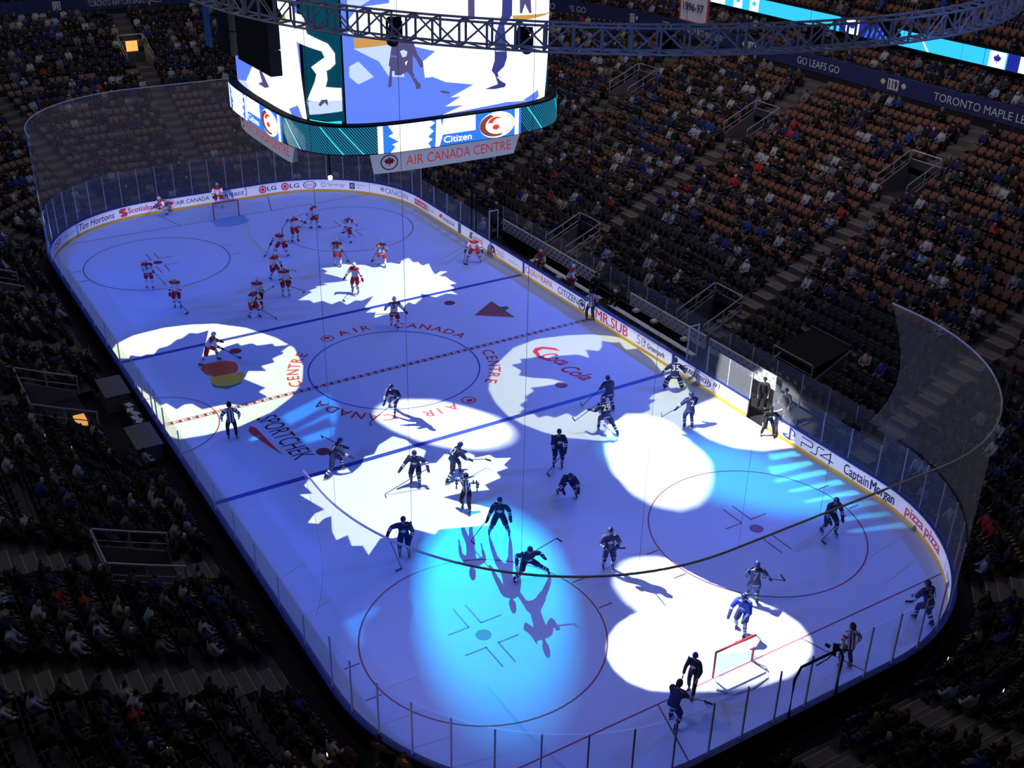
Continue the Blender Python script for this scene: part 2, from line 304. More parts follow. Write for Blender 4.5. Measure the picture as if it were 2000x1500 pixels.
# ------------------------------------------------------------------ ice sheet and its painted markings
ice = struct(MB().flat([tuple(p) for p in outline(.02)[:-1]], 0).build('floor', ICE)); ice['label'] = 'white ice sheet of the hockey rink'
FT = .3048
def clipline(x0, x1, z=.004):
    ys = []
    for x in (x0, x1):
        e = abs(x)-(L_-RC); y = W_-.02 if e <= 0 else (W_-RC)+math.sqrt(max(RC*RC-e*e, 0))-.02; ys.append(y)
    return [(x0, -ys[0]), (x1, -ys[1]), (x1, ys[1]), (x0, ys[0])]
for sx in (1, -1): MB().flat(clipline(sx*25.5*FT-.15, sx*25.5*FT+.15), .004).build('blue_line', BLUEL, ice)
m = MB()
y = -W_+.05
while y < W_-.1:
    m.flat([(-.15, y), (-.11, y), (-.11, y+.42), (-.15, y+.42)], .004); m.flat([(.11, y), (.15, y), (.15, y+.42), (.11, y+.42)], .004)
    m.flat([(-.15, y), (.15, y), (.15, y+.17), (-.15, y+.17)], .0045)
    m.flat([(-.07, y+.22), (.07, y+.22), (0, y+.36)], .0045); y += .42
m.build('centre_line', REDL, ice)
for sx in (1, -1): MB().flat(clipline(sx*89*FT-.03, sx*89*FT+.03), .004).build('goal_line', REDL, ice)
def circ(name, cx, cy, r, wd, mt, a0=0, a1=360, n=64):
    m = MB(); vs = []; fs = []
    for k in range(n+1):
        a = math.radians(a0+(a1-a0)*k/n)
        for rr in (r-wd/2, r+wd/2): vs.append((cx+rr*math.cos(a), cy+rr*math.sin(a), .004))
    for k in range(n): fs.append((2*k, 2*k+1, 2*k+3, 2*k+2))
    m.add(vs, fs); return m.build(name, mt, ice)
circ('centre_circle', 0, 0, 15*FT, .08, BLUEL)
for cx in (69, -69):
    for cy in (22, -22):
        X, Y = cx*FT, cy*FT
        circ('faceoff_circle', X, Y, 15*FT, .06, REDL)
        MB().flat(ell(X, Y, .3, .3), .005).build('faceoff_dot', REDL, ice)
        m = MB()
        for a in (1, -1):
            for b in (1, -1):
                x0, y0 = X+a*.61, Y+b*.23
                m.flat([(x0, y0), (x0+a*1.22, y0), (x0+a*1.22, y0+b*.06), (x0, y0+b*.06)], .004)
                m.flat([(x0, y0), (x0+a*.06, y0), (x0+a*.06, y0+b*.91), (x0, y0+b*.91)], .004)
            for b in (1, -1):
                x0 = X+a*.9-.03; y0 = Y+b*(4.57+.0)
                m.flat([(x0, y0), (x0+.06, y0), (x0+.06, y0+b*.61), (x0, y0+b*.61)], .004)
        m.build('faceoff_marks', REDL, ice)
for cx in (20, -20):
    for cy in (22, -22): MB().flat(ell(cx*FT, cy*FT, .34, .34), .005).build('faceoff_dot', REDL, ice)
circ('referee_crease', 0, W_-.02, 3.05, .06, REDL, 180, 360, 30)
CREASE = mat('crease_blue', (.24, .42, .72), .4)
for sx in (1, -1):
    X = sx*89*FT
    p = [(X, -1.22), (X-sx*1.37, -1.22)]+[(X-sx*math.sqrt(max(1.83**2-yy*yy, 0)), yy) for yy in np.linspace(-1.2, 1.2, 9)]+[(X-sx*1.37, 1.22), (X, 1.22)]
    MB().flat(p, .0035).build('goal_crease', CREASE, ice)
    m = MB()
    for b in (1, -1):
        y0, y1 = b*3.35, b*4.27; x1 = sx*(L_-.05)
        d = .03
        m.flat([(X, y0-d), (x1, y1-d), (x1, y1+d), (X, y0+d)], .004)
    m.build('trapezoid_line', REDL, ice)
# ring of lettering round the centre circle
ring = MB()
def ring_text(s, a_start, step, r=5.08, h=.62):
    a = a_start
    for ch in s:
        if ch == '@':
            v, f = ringf(0, h/2, h*.62, h*.5); u, g = [(x*.4*h, h/2+y_*.4*h) for x, y_ in LEAF], None
            for vv, ff in ((v, f), (u, poly2d(u)[1])):
                A = math.radians(a); ring.add([((r+q)*math.cos(A)+p*math.sin(A), (r+q)*math.sin(A)-p*math.cos(A), .005) for p, q in vv], ff)
        elif ch != ' ':
            v, f, wd = text2d(ch, 0, .02); A = math.radians(a)
            ring.add([((r+q*h)*math.cos(A)+(p-wd/2)*h*1.05*math.sin(A), (r+q*h)*math.sin(A)-(p-wd/2)*h*1.05*math.cos(A), .005) for p, q in v], f)
        a -= step if ch not in 'I' else step*.85
aA = at_z(677, 655); a0 = math.degrees(math.atan2(aA.y, aA.x))
for k in (0, 180): ring_text('AIR', a0+k, 8.0)
aC = at_z(794, 640); a1_ = math.degrees(math.atan2(aC.y, aC.x))
ring_text('CANADA', a1_+5, 8.2); ring_text('CANADA', a1_+185, 8.2)
aE = at_z(942, 690); a2_ = math.degrees(math.atan2(aE.y, aE.x))
for k in (0, 180): ring_text('CENTRE', a2_+k, 7.4)
aL = at_z(907, 778); a3_ = math.degrees(math.atan2(aL.y, aL.x))
for k in (0, 180): ring_text('@', a3_+k, 9)
ring.build('ring_lettering', REDT, ice)
def flat_text(s, p0, p1, h, mt, name, shear=0., bold=0., z=.005):
    """text along the floor from p0 to p1 (world xy), letters rising to the left of that direction"""
    v, f, wd = text2d(s, shear, bold); d = Vector((p1.x-p0.x, p1.y-p0.y)); k = d.length/wd; d.normalize(); n = Vector((-d.y, d.x))
    MB().add([(p0.x+d.x*a*k+n.x*b*h, p0.y+d.y*a*k+n.y*b*h, z) for a, b in v], f).build(name, mt, ice)
flat_text('SPORTCHEK', at_z(500, 818), at_z(577, 900), 1.0, DKT, 'sponsor_lettering', .15)
MB().add([tuple(at_z(a, b)+Vector((0, 0, .005))) for a, b in [(488, 832), (500, 836), (552, 889), (490, 848), (485, 842)]], [(0, 1, 2, 3, 4)]).build('sponsor_wedge', REDT, ice)
COKE = mat('script_red', (.6, .03, .04), .5)
flat_text('Coca', at_z(1054, 697), at_z(1098, 715), .9, COKE, 'sponsor_lettering', .45, .03)
flat_text('Cola', at_z(1092, 722), at_z(1142, 745), .9, COKE, 'sponsor_lettering', .45, .03)
MB().add([tuple(at_z(a, b)+Vector((0, 0, .004))) for a, b in [(1040, 687), (1045, 680), (1060, 677), (1085, 680), (1094, 686), (1085, 684), (1060, 681), (1050, 686), (1056, 696), (1075, 703), (1072, 706), (1052, 699)]], [(0, 1, 7, 8), (1, 2, 6, 7), (2, 3, 5, 6), (3, 4, 5), (0, 8, 11), (8, 9, 10, 11)]).build('sponsor_swash', COKE, ice)
MB().add([tuple(at_z(a, b)+Vector((0, 0, .005))) for a, b in [(926, 616), (960, 588), (1006, 620)]], [(0, 1, 2)]).build('sponsor_triangle', mat('dull_red_mark', (.3, .07, .07), .5), ice)
MB().add([tuple(at_z(a, b)+Vector((0, 0, .006))) for a, b in [(974, 600), (990, 598), (995, 602), (986, 607), (978, 606)]], [(0, 1, 2, 3, 4)]).build('sponsor_leaf', mat('leaf_green', (.02, .18, .06), .5), ice)
MB().add([tuple(at_z(a, b)+Vector((0, 0, .005))) for a, b in [(391, 722), (397, 712), (415, 708), (440, 704), (460, 708), (466, 718), (462, 727), (440, 732), (418, 736), (402, 732)]], [tuple(range(10))]).build('sponsor_mark', mat('mark_red', (.75, .12, .05), .5), ice)
MB().add([tuple(at_z(a, b)+Vector((0, 0, .0045))) for a, b in [(410, 738), (425, 735), (455, 729), (475, 726), (479, 734), (472, 745), (450, 752), (425, 753), (412, 748)]], [tuple(range(9))]).build('sponsor_mark', mat('mark_yellow', (.85, .55, .06), .5), ice)
MB().add([tuple(at_z(a, b)+Vector((0, 0, .004))) for a, b in [(408, 742), (412, 748), (425, 754), (450, 753), (474, 745), (470, 750), (445, 760), (418, 757)]], [(0, 1, 7), (1, 2, 6, 7), (2, 3, 6), (3, 4, 5, 6)]).build('sponsor_mark', mat('mark_green', (.08, .25, .1), .5), ice)

# ------------------------------------------------------------------ boards
S_R0, S_R1 = _SS[int(np.argmin(np.hypot(_SQ[:, 0]-21.9, _SQ[:, 1]+W_)))], _SS[int(np.argmin(np.hypot(_SQ[:, 0]+21.9, _SQ[:, 1]+W_)))]
XR = lambda x: S_R0+(21.9-x)             # arc length on the right side for a given x
GATE = (XR(-13.55), XR(-15.05))
def arc_samples(s0, s1, st=.5):
    n = max(1, int(math.ceil((s1-s0)/st))); return [s0+(s1-s0)*k/n for k in range(n+1)]
def band(m, s0, s1, prof, mi=0, close=True, st=.5):
    """sweep a closed profile [(off, z)] along the rink outline"""
    ss = arc_samples(s0, s1, st); n = len(prof); vs = []; fs = []
    for s in ss:
        for o, z in prof:
            x, y, _, _ = on_line(s, o); vs.append((x, y, z))
    for i in range(len(ss)-1):
        for k in range(n if close else n-1): fs.append((i*n+k, i*n+(k+1) % n, (i+1)*n+(k+1) % n, (i+1)*n+k))
    if close: fs += [tuple(range(n)), tuple(range((len(ss)-1)*n, len(ss)*n))]
    m.add(vs, fs, mi)
BH = 1.0
boards = thing('rink_boards', 'white dasher boards with yellow kick strip, navy rail and glass around the ice', 'rink boards')
SPANS = [(GATE[1]-PERIM, GATE[0])]
for s0, s1 in SPANS:
    m = MB(); band(m, s0, s1, [(0, .2), (.1, .2), (.1, BH-.04), (0, BH-.04)]); m.build('board_panels', WHITE, boards)
    m = MB(); band(m, s0, s1, [(-.012, 0), (.1, 0), (.1, .2), (-.012, .2)]); m.build('kick_strip', YEL, boards)
    m = MB(); band(m, s0, s1, [(-.03, BH-.04), (.2, BH-.04), (.2, BH+.03), (-.03, BH+.03)]); m.build('cap_rail', NAVYP, boards)
    m = MB(); band(m, s0, s1, [(.102, 0), (.2, 0), (.2, BH-.05), (.102, BH-.05)]); m.build('outer_cladding', BLACKP, boards)
SB = lambda u, v: (lambda q: (q[0], q[1], v))(on_line(u, -.004))
# gate standing open into the players' bench
g = MB(); gx = -15.05
g.box((gx, -W_-.75, .55), (.08, 1.4, .86)); gt = g.build('gate', WHITE, boards); gt['label'] = 'open white gate swung outward'
bp = MB()
for s in (board_s(1019, 540)[0], board_s(1315, 705)[0]):
    for a in (-.11,): band(bp, s-.11, s+.11, [(-.006, 0), (0, 0), (0, BH-.05), (-.006, BH-.05)], st=.2)
bp.build('blue_line_stripe', NAVYP, boards)
ADS = []   # (text, s0, s1, z0, h, material, shear, bold)
def ad(name, s, a, b, v0, h, mt, shear=0., bold=.01):
    m = MB()
    for q in ((-.018, 0, .018) if ('M' in s and bold > .012) else (0,)): text_on(m, s, a+q, b+q, v0, h, (lambda u, v, q=q: (lambda r: (r[0], r[1], v))(on_line(u, -.007-q*.15))), .3, shear, bold)
    o = m.build(name, mt, boards); return o
def adshape(name, v, f, mt, off=0):
    m = MB(); bend(v, f, (lambda u, w_: (lambda q: (q[0], q[1], w_))(on_line(u, -.004-off))), .3, m); return m.build(name, mt, boards)
PS = lambda x, y: board_s(x, y)[0]
def wrapS(s): return s
ad('advert_lettering', '1250', PS(103, 478), PS(117, 462), .35, .42, REDT, .1, .03)
ad('advert_lettering', 'MOLSON', PS(126, 461), PS(147, 448), .42, .26, GREYT)
ad('advert_lettering', 'Tim Hortons', PS(155, 443), PS(224, 424), .36, .44, DKT, .3, .01)
sS = PS(241, 415)
adshape('advert_mark', [(sS+a*.32, .55+b*.3) for a, b in [(-.7, -1), (.7, -1), (1, -.6), (1, -.1), (.1, .35), (.7, .45), (.7, 1), (-.6, 1), (-1, .6), (-1, .1), (-.1, -.35), (-.7, -.45)]], poly2d([(a, b) for a, b in [(-.7, -1), (.7, -1), (1, -.6), (1, -.1), (.1, .35), (.7, .45), (.7, 1), (-.6, 1), (-1, .6), (-1, .1), (-.1, -.35), (-.7, -.45)]])[1], REDT)
ad('advert_lettering', 'Scotiabank', PS(250, 412), PS(313, 402), .42, .36, REDT, 0, .025)
sS = PS(334, 397)
v, f = ringf(sS, .56, .3, .26); adshape('advert_mark', v, f, REDT)
adshape('advert_mark', [(sS+a*.24, .56+b*.24) for a, b in LEAF], poly2d(LEAF)[1], REDT)
ad('advert_lettering', 'AIR CANADA', PS(344, 396), PS(409, 383), .42, .3, DKT)
s0, s1 = PS(434, 382), PS(481, 371)
ad('advert_lettering', 'intact', s0+.18, s1-.2, .42, .36, NVT, 0, .01)
for sgn, ss in ((1, s0), (-1, s1)):
    q = [(0, 0), (.16, 0), (.16, .06), (.06, .06), (.06, .54), (.16, .54), (.16, .6), (0, .6)]
    q = [(ss+sgn*a, .28+b) for a, b in q]; adshape('advert_mark', q, poly2d(q)[1], REDT)
for a, b in ((505, 540), (550, 584)):
    s0, s1 = PS(a, 370), PS(b, 368); c = s0+.3
    adshape('advert_mark', *poly2d(ell(c, .55, .3, .3)), REDT); v, f = ringf(c, .55, .19, .15); adshape('advert_mark', v, f, WHT, .002)
    ad('advert_lettering', 'LG', s0+.66, s1, .4, .32, DKT, 0, .02)
s0 = PS(605, 361)
v, f = ringf(s0, .55, .5, .42, 28, .6); adshape('advert_mark', v, f, NVT); ad('advert_lettering', 'ESSO', s0-.32, s0+.32, .45, .2, REDT, 0, .02)
s0, s1 = PS(626, 361), PS(673, 362)
v, f = ringf(s0+.2, .55, .2, .14, 16); adshape('advert_mark', v, f, GREYT); ad('advert_lettering', 'Synergy', s0+.5, s1, .45, .28, GREYT)
s0, s1 = PS(683, 364), PS(715, 366)
adshape('advert_mark', *poly2d([(s0, .3), (s0+.42, .3), (s0+.42, .78), (s0, .78)]), DKT); v, f = ringf(s0+.21, .54, .13, .09, 14); adshape('advert_mark', v, f, WHT, .002)
ad('advert_lettering', 'OFFICIAL', s0+.55, s1, .58, .14, GREYT); ad('advert_lettering', 'CITY', s0+.55, s0+.95, .36, .14, GREYT)
s0, s1 = PS(742, 373), PS(797, 386)
adshape('advert_mark', [(s0+.25+a*.26, .55+b*.26) for a, b in LEAF], poly2d(LEAF)[1], GREYT)
ad('advert_lettering', 'CANADIAN', s0+.55, s1, .36, .42, NVT, 0, .0); ad('advert_lettering', 'MOLSON', s0+1.2, s0+1.9, .82, .08, GREYT)
s0, s1 = PS(810, 392), PS(833, 405)
adshape('advert_mark', *poly2d([(s0, .32), (s1, .32), (s1, .74), (s0, .74)]), REDT); m_ = MB(); text_on(m_, 'ROGERS', s0+.12, s1-.12, .42, .22, lambda u, v: (lambda q: (q[0], q[1], v))(on_line(u, -.008)), .3); m_.build('advert_lettering', WHT, boards)
ad('advert_lettering', '50', s1+.06, s1+.42, .32, .42, DKT, 0, .0); ad('advert_lettering', 'YEARS', s1+.55, s1+1.2, .42, .2, GREYT)
s0, s1 = PS(858, 421), PS(888, 439)
adshape('advert_mark', *poly2d([(s0, .5), (s0+.3, .42), (s0+.55, .72), (s0+.2, .76)]), REDT); ad('advert_lettering', 'HANKOOK', s0+.5, s1, .4, .26, DKT, .1, .02)
s0 = PS(895, 444); adshape('advert_mark', *poly2d([(s0, .2), (s0+.42, .2), (s0+.42, .9), (s0, .9)]), mat('teal_panel', (.02, .1, .12), .5))
s0 = PS(916, 456); adshape('advert_mark', *poly2d([(s0, .3), (s0+.5, .3), (s0+.35, .8), (s0+.1, .75)]), mat('leaf_green', (.02, .18, .06)))
ad('advert_lettering', 'Castrol', PS(921, 460), PS(943, 476), .32, .5, REDT, .1, .01)
s0 = PS(963, 490); v, f = ringf(s0, .5, .28, .1, 14); adshape('advert_mark', v, f, REDT)
ad('advert_lettering', "Dempster's", s0+.35, s0+1.5, .58, .16, GREYT); ad('advert_lettering', 'POM', s0+.6, s0+1.4, .3, .22, GREYT)
ad('advert_lettering', 'POMEGRANATE', s0+2.0, s0+3.2, .42, .14, GREYT)
s0, s1 = PS(1026, 532), PS(1079, 562)
ad('advert_lettering', 'CASIN', s0, s0+1.35, .38, .4, REDT, 0, .0); adshape('advert_mark', *poly2d([(s0+1.6+a*.2, .58+b*.2) for a, b in LEAF]), mat('mark_yellow', (.85, .55, .06)))
ad('advert_lettering', 'RAMA', s0+1.85, s1, .38, .4, REDT, 0, .0)
s0, s1 = PS(1091, 568), PS(1128, 590)
ad('advert_lettering', 'CITIZEN', s0-.1, s1, .36, .42, mat('teal_lettering', (.02, .09, .16), .5), 0, .015)
s0 = PS(1137, 595); v, f = ringf(s0, .5, .36, .26, 20); adshape('advert_mark', v, f, DKT); adshape('advert_mark', [(s0+a*.25, .5+b*.25) for a, b in LEAF], poly2d(LEAF)[1], DKT)
ad('advert_lettering', 'MR.SUB', PS(1163, 616), PS(1226, 652), .26, .62, REDT, 0, .02)
s0, s1 = PS(1246, 664), PS(1294, 690)
ad('advert_lettering', '50', s0-.1, s0+.7, .3, .56, GREYT, 0, -.01); adshape('advert_mark', [(s0+.62+a*.13, .62+b*.13) for a, b in LEAF], poly2d(LEAF)[1], DKT)
ad('advert_lettering', 'Greenpark', s0+.85, s1+.2, .38, .32, mat('dark_green_lettering', (.01, .05, .04), .5), 0, .02)
s0, s1 = PS(1333, 722), PS(1388, 748); c = (s0+s1)/2; hw = (s1-s0)/2+.05
v, f = ringf(c, .53, hw, hw-.09, 36, .36/hw); adshape('advert_mark', v, f, DKT); ad('advert_lettering', 'MUSCLETECH', c-hw*.86, c+hw*.82, .42, .26, DKT, .15, .02)
ad('advert_lettering', '#1', s1+.2, s1+.72, .58, .3, DKT, .1, .02); ad('advert_lettering', 'SPORTS', s1+.2, s1+.9, .38, .12, GREYT); ad('advert_lettering', 'NUTRITION', s1+.2, s1+1.1, .22, .12, GREYT)
s0 = PS(1541, 856)
q = [(-.06, -.3), (.08, -.26), (.08, .26), (.26, .16), (.26, .02), (.14, .06), (.14, .0), (.34, -.02), (.36, .18), (.1, .36), (-.06, .38)]
q = [(s0+a, .55+b) for a, b in q]; adshape('advert_mark', *poly2d(q), NVT)
q = [(s0+a, .42+b) for a, b in [(-.5, -.02), (-.12, .08), (-.12, .02), (-.3, -.05), (.2, -.12), (.45, -.02), (.14, -.1), (.0, -.2), (-.4, -.14)]]; adshape('advert_mark', *poly2d(q), NVT)
s0, s1 = PS(1565, 868), PS(1622, 898)
# angular console lettering: P S 4 as thin strokes
def stroke(pts, wd=.07):
    for (a, b), (c, d) in zip(pts, pts[1:]):
        L = math.hypot(c-a, d-b); nx, ny = -(d-b)/L*wd/2, (c-a)/L*wd/2; ex, ey = (c-a)/L*wd/2, (d-b)/L*wd/2
        yield [(a+nx-ex, b+ny-ey), (a-nx-ex, b-ny-ey), (c-nx+ex, d-ny+ey), (c+nx+ex, d+ny+ey)]
k = (s1-s0)/3.0
for i, pts in enumerate(([(0, 0), (0, .22), (.62, .22), (.7, .3), (.7, .44), (.62, .5), (0, .5)], [(0, 0), (.3, 0), (.38, .08), (.38, .42), (.46, .5), (.78, .5)], [(.6, 0), (.6, .5), (0, .14), (.8, .14)])):
    for q in stroke([(s0+i*k+a*1.0, .3+b) for a, b in pts], .055): adshape('advert_lettering', *poly2d(q), DKT)
ad('advert_lettering', 'Captain', PS(1650, 912), PS(1697, 942), .3, .52, DKT, 0, .015); ad('advert_lettering', 'Morgan', PS(1700, 944), PS(1746, 976), .3, .52, DKT, 0, .015)
ad('advert_lettering', 'pizza', PS(1769, 992), PS(1806, 1022), .36, .46, REDT, 0, .03); ad('advert_lettering', 'pizza', PS(1809, 1026), PS(1839, 1064), .36, .46, REDT, 0, .03)
s0 = PS(1856, 1100)
ad('advert_lettering', 'bell', s0, s0+.9, .35, .3, NVT, 0, .02)
for s in (PS(121, 465), PS(722, 368), PS(1850, 1090)):
    m = MB(); band(m, s-.02, s+.02, [(-.006, .2), (0, .2), (0, BH-.05), (-.006, BH-.05)], st=.1); m.build('board_joint', GREYT, boards)
# light pools at the boards' foot come from two added projectors; posts and glass follow
def gpane(s0, s1, z1, off=.08):
    m = MB(); band(m, s0+.015, s1-.015, [(off-.006, BH+.03), (off+.006, BH+.03), (off+.006, z1), (off-.006, z1)], st=.6); m.build('glass_pane', GLASS, boards)
    x, y, nx, ny = on_line(s1, off); MB().box((x, y, BH+(z1-BH)/2), (.05, .05, z1-BH), math.atan2(ny, nx)).build('glass_post', ALU, boards)
def panes(s0, s1, n, z1):
    for k in range(n): gpane(s0+(s1-s0)*k/n, s0+(s1-s0)*(k+1)/n, z1)
sFR = XR(21.8); sNR = XR(-21.75); a_ = RC*PI/2
sNL = XR(-21.75)+2*(a_)+2*(W_-RC)+.3; sFL = sNL+2*21.75
panes(sFL-PERIM, sFR, 28, 3.45)            # far end
panes(sFR, XR(12.0), 5, 2.45)              # right side up to the visitors' bench
panes(XR(-8.6), GATE[0], 3, 2.5)           # right side after the home bench
panes(GATE[1], sNR, 4, 2.6)
panes(sNR, sNL, 26, 3.2)                   # near end
panes(sNL, sNL+19.2, 8, 2.38); panes(sNL+24.3, sFL, 7, 2.38)
for k, s in enumerate((sNL+19.2, sNL+20.4, sNL+21.2, sNL+22.9, sNL+24.3)):
    if k: gpane((sNL+19.2, sNL+20.4, sNL+21.2, sNL+22.9, sNL+24.3)[k-1], s, 2.75)

# ------------------------------------------------------------------ goals
def goal(X, sx, label):
    t = thing('hockey_goal', label, 'goal', (X, 0, 0), 0 if sx > 0 else PI)
    m = MB()
    for b in (1, -1): m.tube([(0, b*.915, 0), (0, b*.915, 1.22)], .04, 8)
    m.tube([(0, -.915, 1.22), (0, .915, 1.22)], .04, 8); m.build('goal_frame', mat('goal_red', (.6, .03, .03), .4), t)
    base = [(0, -.915, .03), (.5, -1.15, .03), (.95, -.8, .03), (1.1, 0, .03), (.95, .8, .03), (.5, 1.15, .03), (0, .915, .03)]
    MB().tube(base, .035, 8).build('base_frame', WHITE, t)
    top = [(0, -.915, 1.2), (.25, -.9, 1.18), (.42, -.6, 1.16), (.45, 0, 1.16), (.42, .6, 1.16), (.25, .9, 1.18), (0, .915, 1.2)]
    m = MB(); m.add(base+top, [(i, i+1, i+8, i+7) for i in range(6)]+[tuple(range(7, 14))]); m.build('goal_netting', clear_mat('goal_net_white', .35, (.8, .8, .8), .9, .1) if 'goal_net_white' not in MATS else MATS['goal_net_white'], t)
    return t
goal(89*FT, 1, 'far goal with white netting in front of the far end boards')
goal(-89*FT, -1, 'near goal standing in the brightest white pool of light')

# ------------------------------------------------------------------ end safety netting on a curved pipe
def end_net(sx, label, zt=9.0):
    t = thing('safety_net', label, 'net')
    s0, s1 = (sNR-.9, sNL+1.0) if sx < 0 else (sFL-PERIM-.5, sFR+.5)
    ss = arc_samples(s0, s1, .45)
    ex = 1.6
    pipe = [(*on_line(s, .12)[:2], zt) for s in ss]
    MB().tube(pipe, .035, 6).build('top_pipe', ALU, t)
    vs, fs = [], []; nz = 12
    for i, s in enumerate(ss):
        e = min(i, len(ss)-1-i)*.45
        for k in range(nz+1):
            q = k/nz; sag = math.sin(q*PI)
            # the free edge of the net pulls in between pipe and glass
            sh = max(0, 1-e/5.0)*sag*1.0+max(0, 1-e/5)*(1-q)*0
            se = s+(sh if i < len(ss)/2 else -sh)
            x, y, _, _ = on_line(se, .12); vs.append((x, y, 3.3+(zt-3.3)*q))
    n = nz+1
    for i in range(len(ss)-1):
        for k in range(nz): fs.append((i*n+k, (i+1)*n+k, (i+1)*n+k+1, i*n+k+1))
    MB().add(vs, fs).build('netting', NET, t)
    c = MB()
    for side in (0, len(ss)-1): c.tube([vs[side*n+k] for k in range(n)], .006, 4)
    c.build('edge_rope', mat('net_rope', (.5, .5, .52), .8), t)
    for i in range(2, len(ss), max(1, len(ss)//12)):
        x, y, z = pipe[i]; MB().tube([(x, y, z), (x, y, 30)], .006, 4).build('suspension_cable', STEEL, t)
    return t
end_net(-1, 'grey safety netting hanging from a curved pipe around the near end')
end_net(1, 'grey safety netting hanging from a curved pipe behind the far goal')
# ------------------------------------------------------------------ scoreboard over centre ice
CY0 = -.3
def se(t, a, z):
    c, s = math.cos(t), math.sin(t); k = (abs(c)**4+abs(s)**4)**-.25
    return (a*k*c, CY0+a*k*s, z)
def hit_se(px, py, a):
    v = RAW(px, py); prev = None
    for i in range(2500):
        t = 25+i*.02; X = CAM+v*t
        if (abs(X.x)**4+abs(X.y-CY0)**4) <= a**4: return math.atan2(X.y-CY0, X.x) % (2*PI), X.z
    return None
sb = thing('scoreboard', 'huge lit video scoreboard hanging over centre ice', 'scoreboard', (0, 0, 0))
def se_band(m, a0, a1, z0, z1, t0=0, t1=2*PI, n=96, mi=0):
    vs = []; fs = []
    for k in range(n+1):
        t = t0+(t1-t0)*k/n
        vs += [se(t, a1, z0), se(t, a1, z1), se(t, a0, z1), se(t, a0, z0)]
    for k in range(n):
        for j in range(4): fs.append((4*k+j, 4*k+(j+1) % 4, 4*(k+1)+(j+1) % 4, 4*(k+1)+j))
    m.add(vs, fs, mi)
m = MB(); se_band(m, .2, 6.1, 14.1, 22.5); m.build('housing', BLACKP, sb)
m = MB(); se_band(m, 5.9, 6.72, 13.88, 15.14); m.build('ribbon_frame', BLACKP, sb)
RB_D = glow('display_deep_blue', (.004, .03, .08)); RB_C = glow('display_cyan', (.02, .34, .5)); WG = glow('display_white', (1, 1, 1), 1.35)
RB_B = glow('display_blue', (.03, .22, .95)); SKY_ = glow('display_ice_blue', (.13, .24, .98)); PALE = glow('display_pale', (.55, .68, 1), 1.1)
OCH = glow('display_ochre', (.62, .34, .09)); SLATE = glow('display_slate', (.09, .08, .22)); TEAL = glow('display_teal', (.0, .055, .10)); CYG = glow('display_bright_cyan', (.05, .8, .95))
REDG = glow('display_red', (.85, .05, .02)); BRG = glow('display_maroon', (.25, .06, .05)); YLG = glow('display_yellow', (.95, .8, .3)); NVG = glow('display_navy', (.04, .05, .25))
def sbp(name, mt, a, pts=None, raw=None, face=0, parent=sb):
    """patch on the scoreboard surface; pts in photo pixels traced on it, raw = [(angle, z)]"""
    if raw is None: raw = [hit_se(x, y if y > 0 else -100, a) for x, y in pts]; raw = [(r[0], min(r[1], 21.6)) for r in raw if r]
    raw = [(t+face*PI/2, z) for t, z in raw]
    m = MB(); v, f = poly2d(raw); bend(v, f, lambda u, w_: se(u, a, w_), .05, m); return m.build(name, mt, parent)
def sb_rect(name, mt, a, t0, t1, z0, z1): return sbp(name, mt, a, raw=[(t0, z0), (t1, z0), (t1, z1), (t0, z1)])
rd = math.radians
for f in range(4):
    c = PI+f*PI/2
    sb_rect('ribbon_display', RB_D, 6.755, c-rd(44.9), c+rd(44.9), 13.93, 15.09)
    m = MB()                                   # diagonal stripes round each corner
    c0 = c-PI/4
    for k in range(-22, 23):
        u = c0+.06+k*.0155; v, f_ = poly2d([(u, 13.95), (u+.0045, 13.95), (u-.1155, 15.07), (u-.12, 15.07)]); bend(v, f_, lambda p, q: se(p, 6.77, q), .05, m)
    m.build('ribbon_stripes', RB_C, sb)
    m = MB()
    for k in (-7, 3, 7): 
        u = c0+k*.026; v, f_ = poly2d([(u, 13.95), (u+.009, 13.95), (u-.111, 15.07), (u-.12, 15.07)]); bend(v, f_, lambda p, q: se(p, 6.78, q), .05, m)
    m.build('ribbon_stripes', CYG, sb)
tA, tB = hit_se(738, 270, 6.75)[0], hit_se(1016, 235, 6.75)[0]
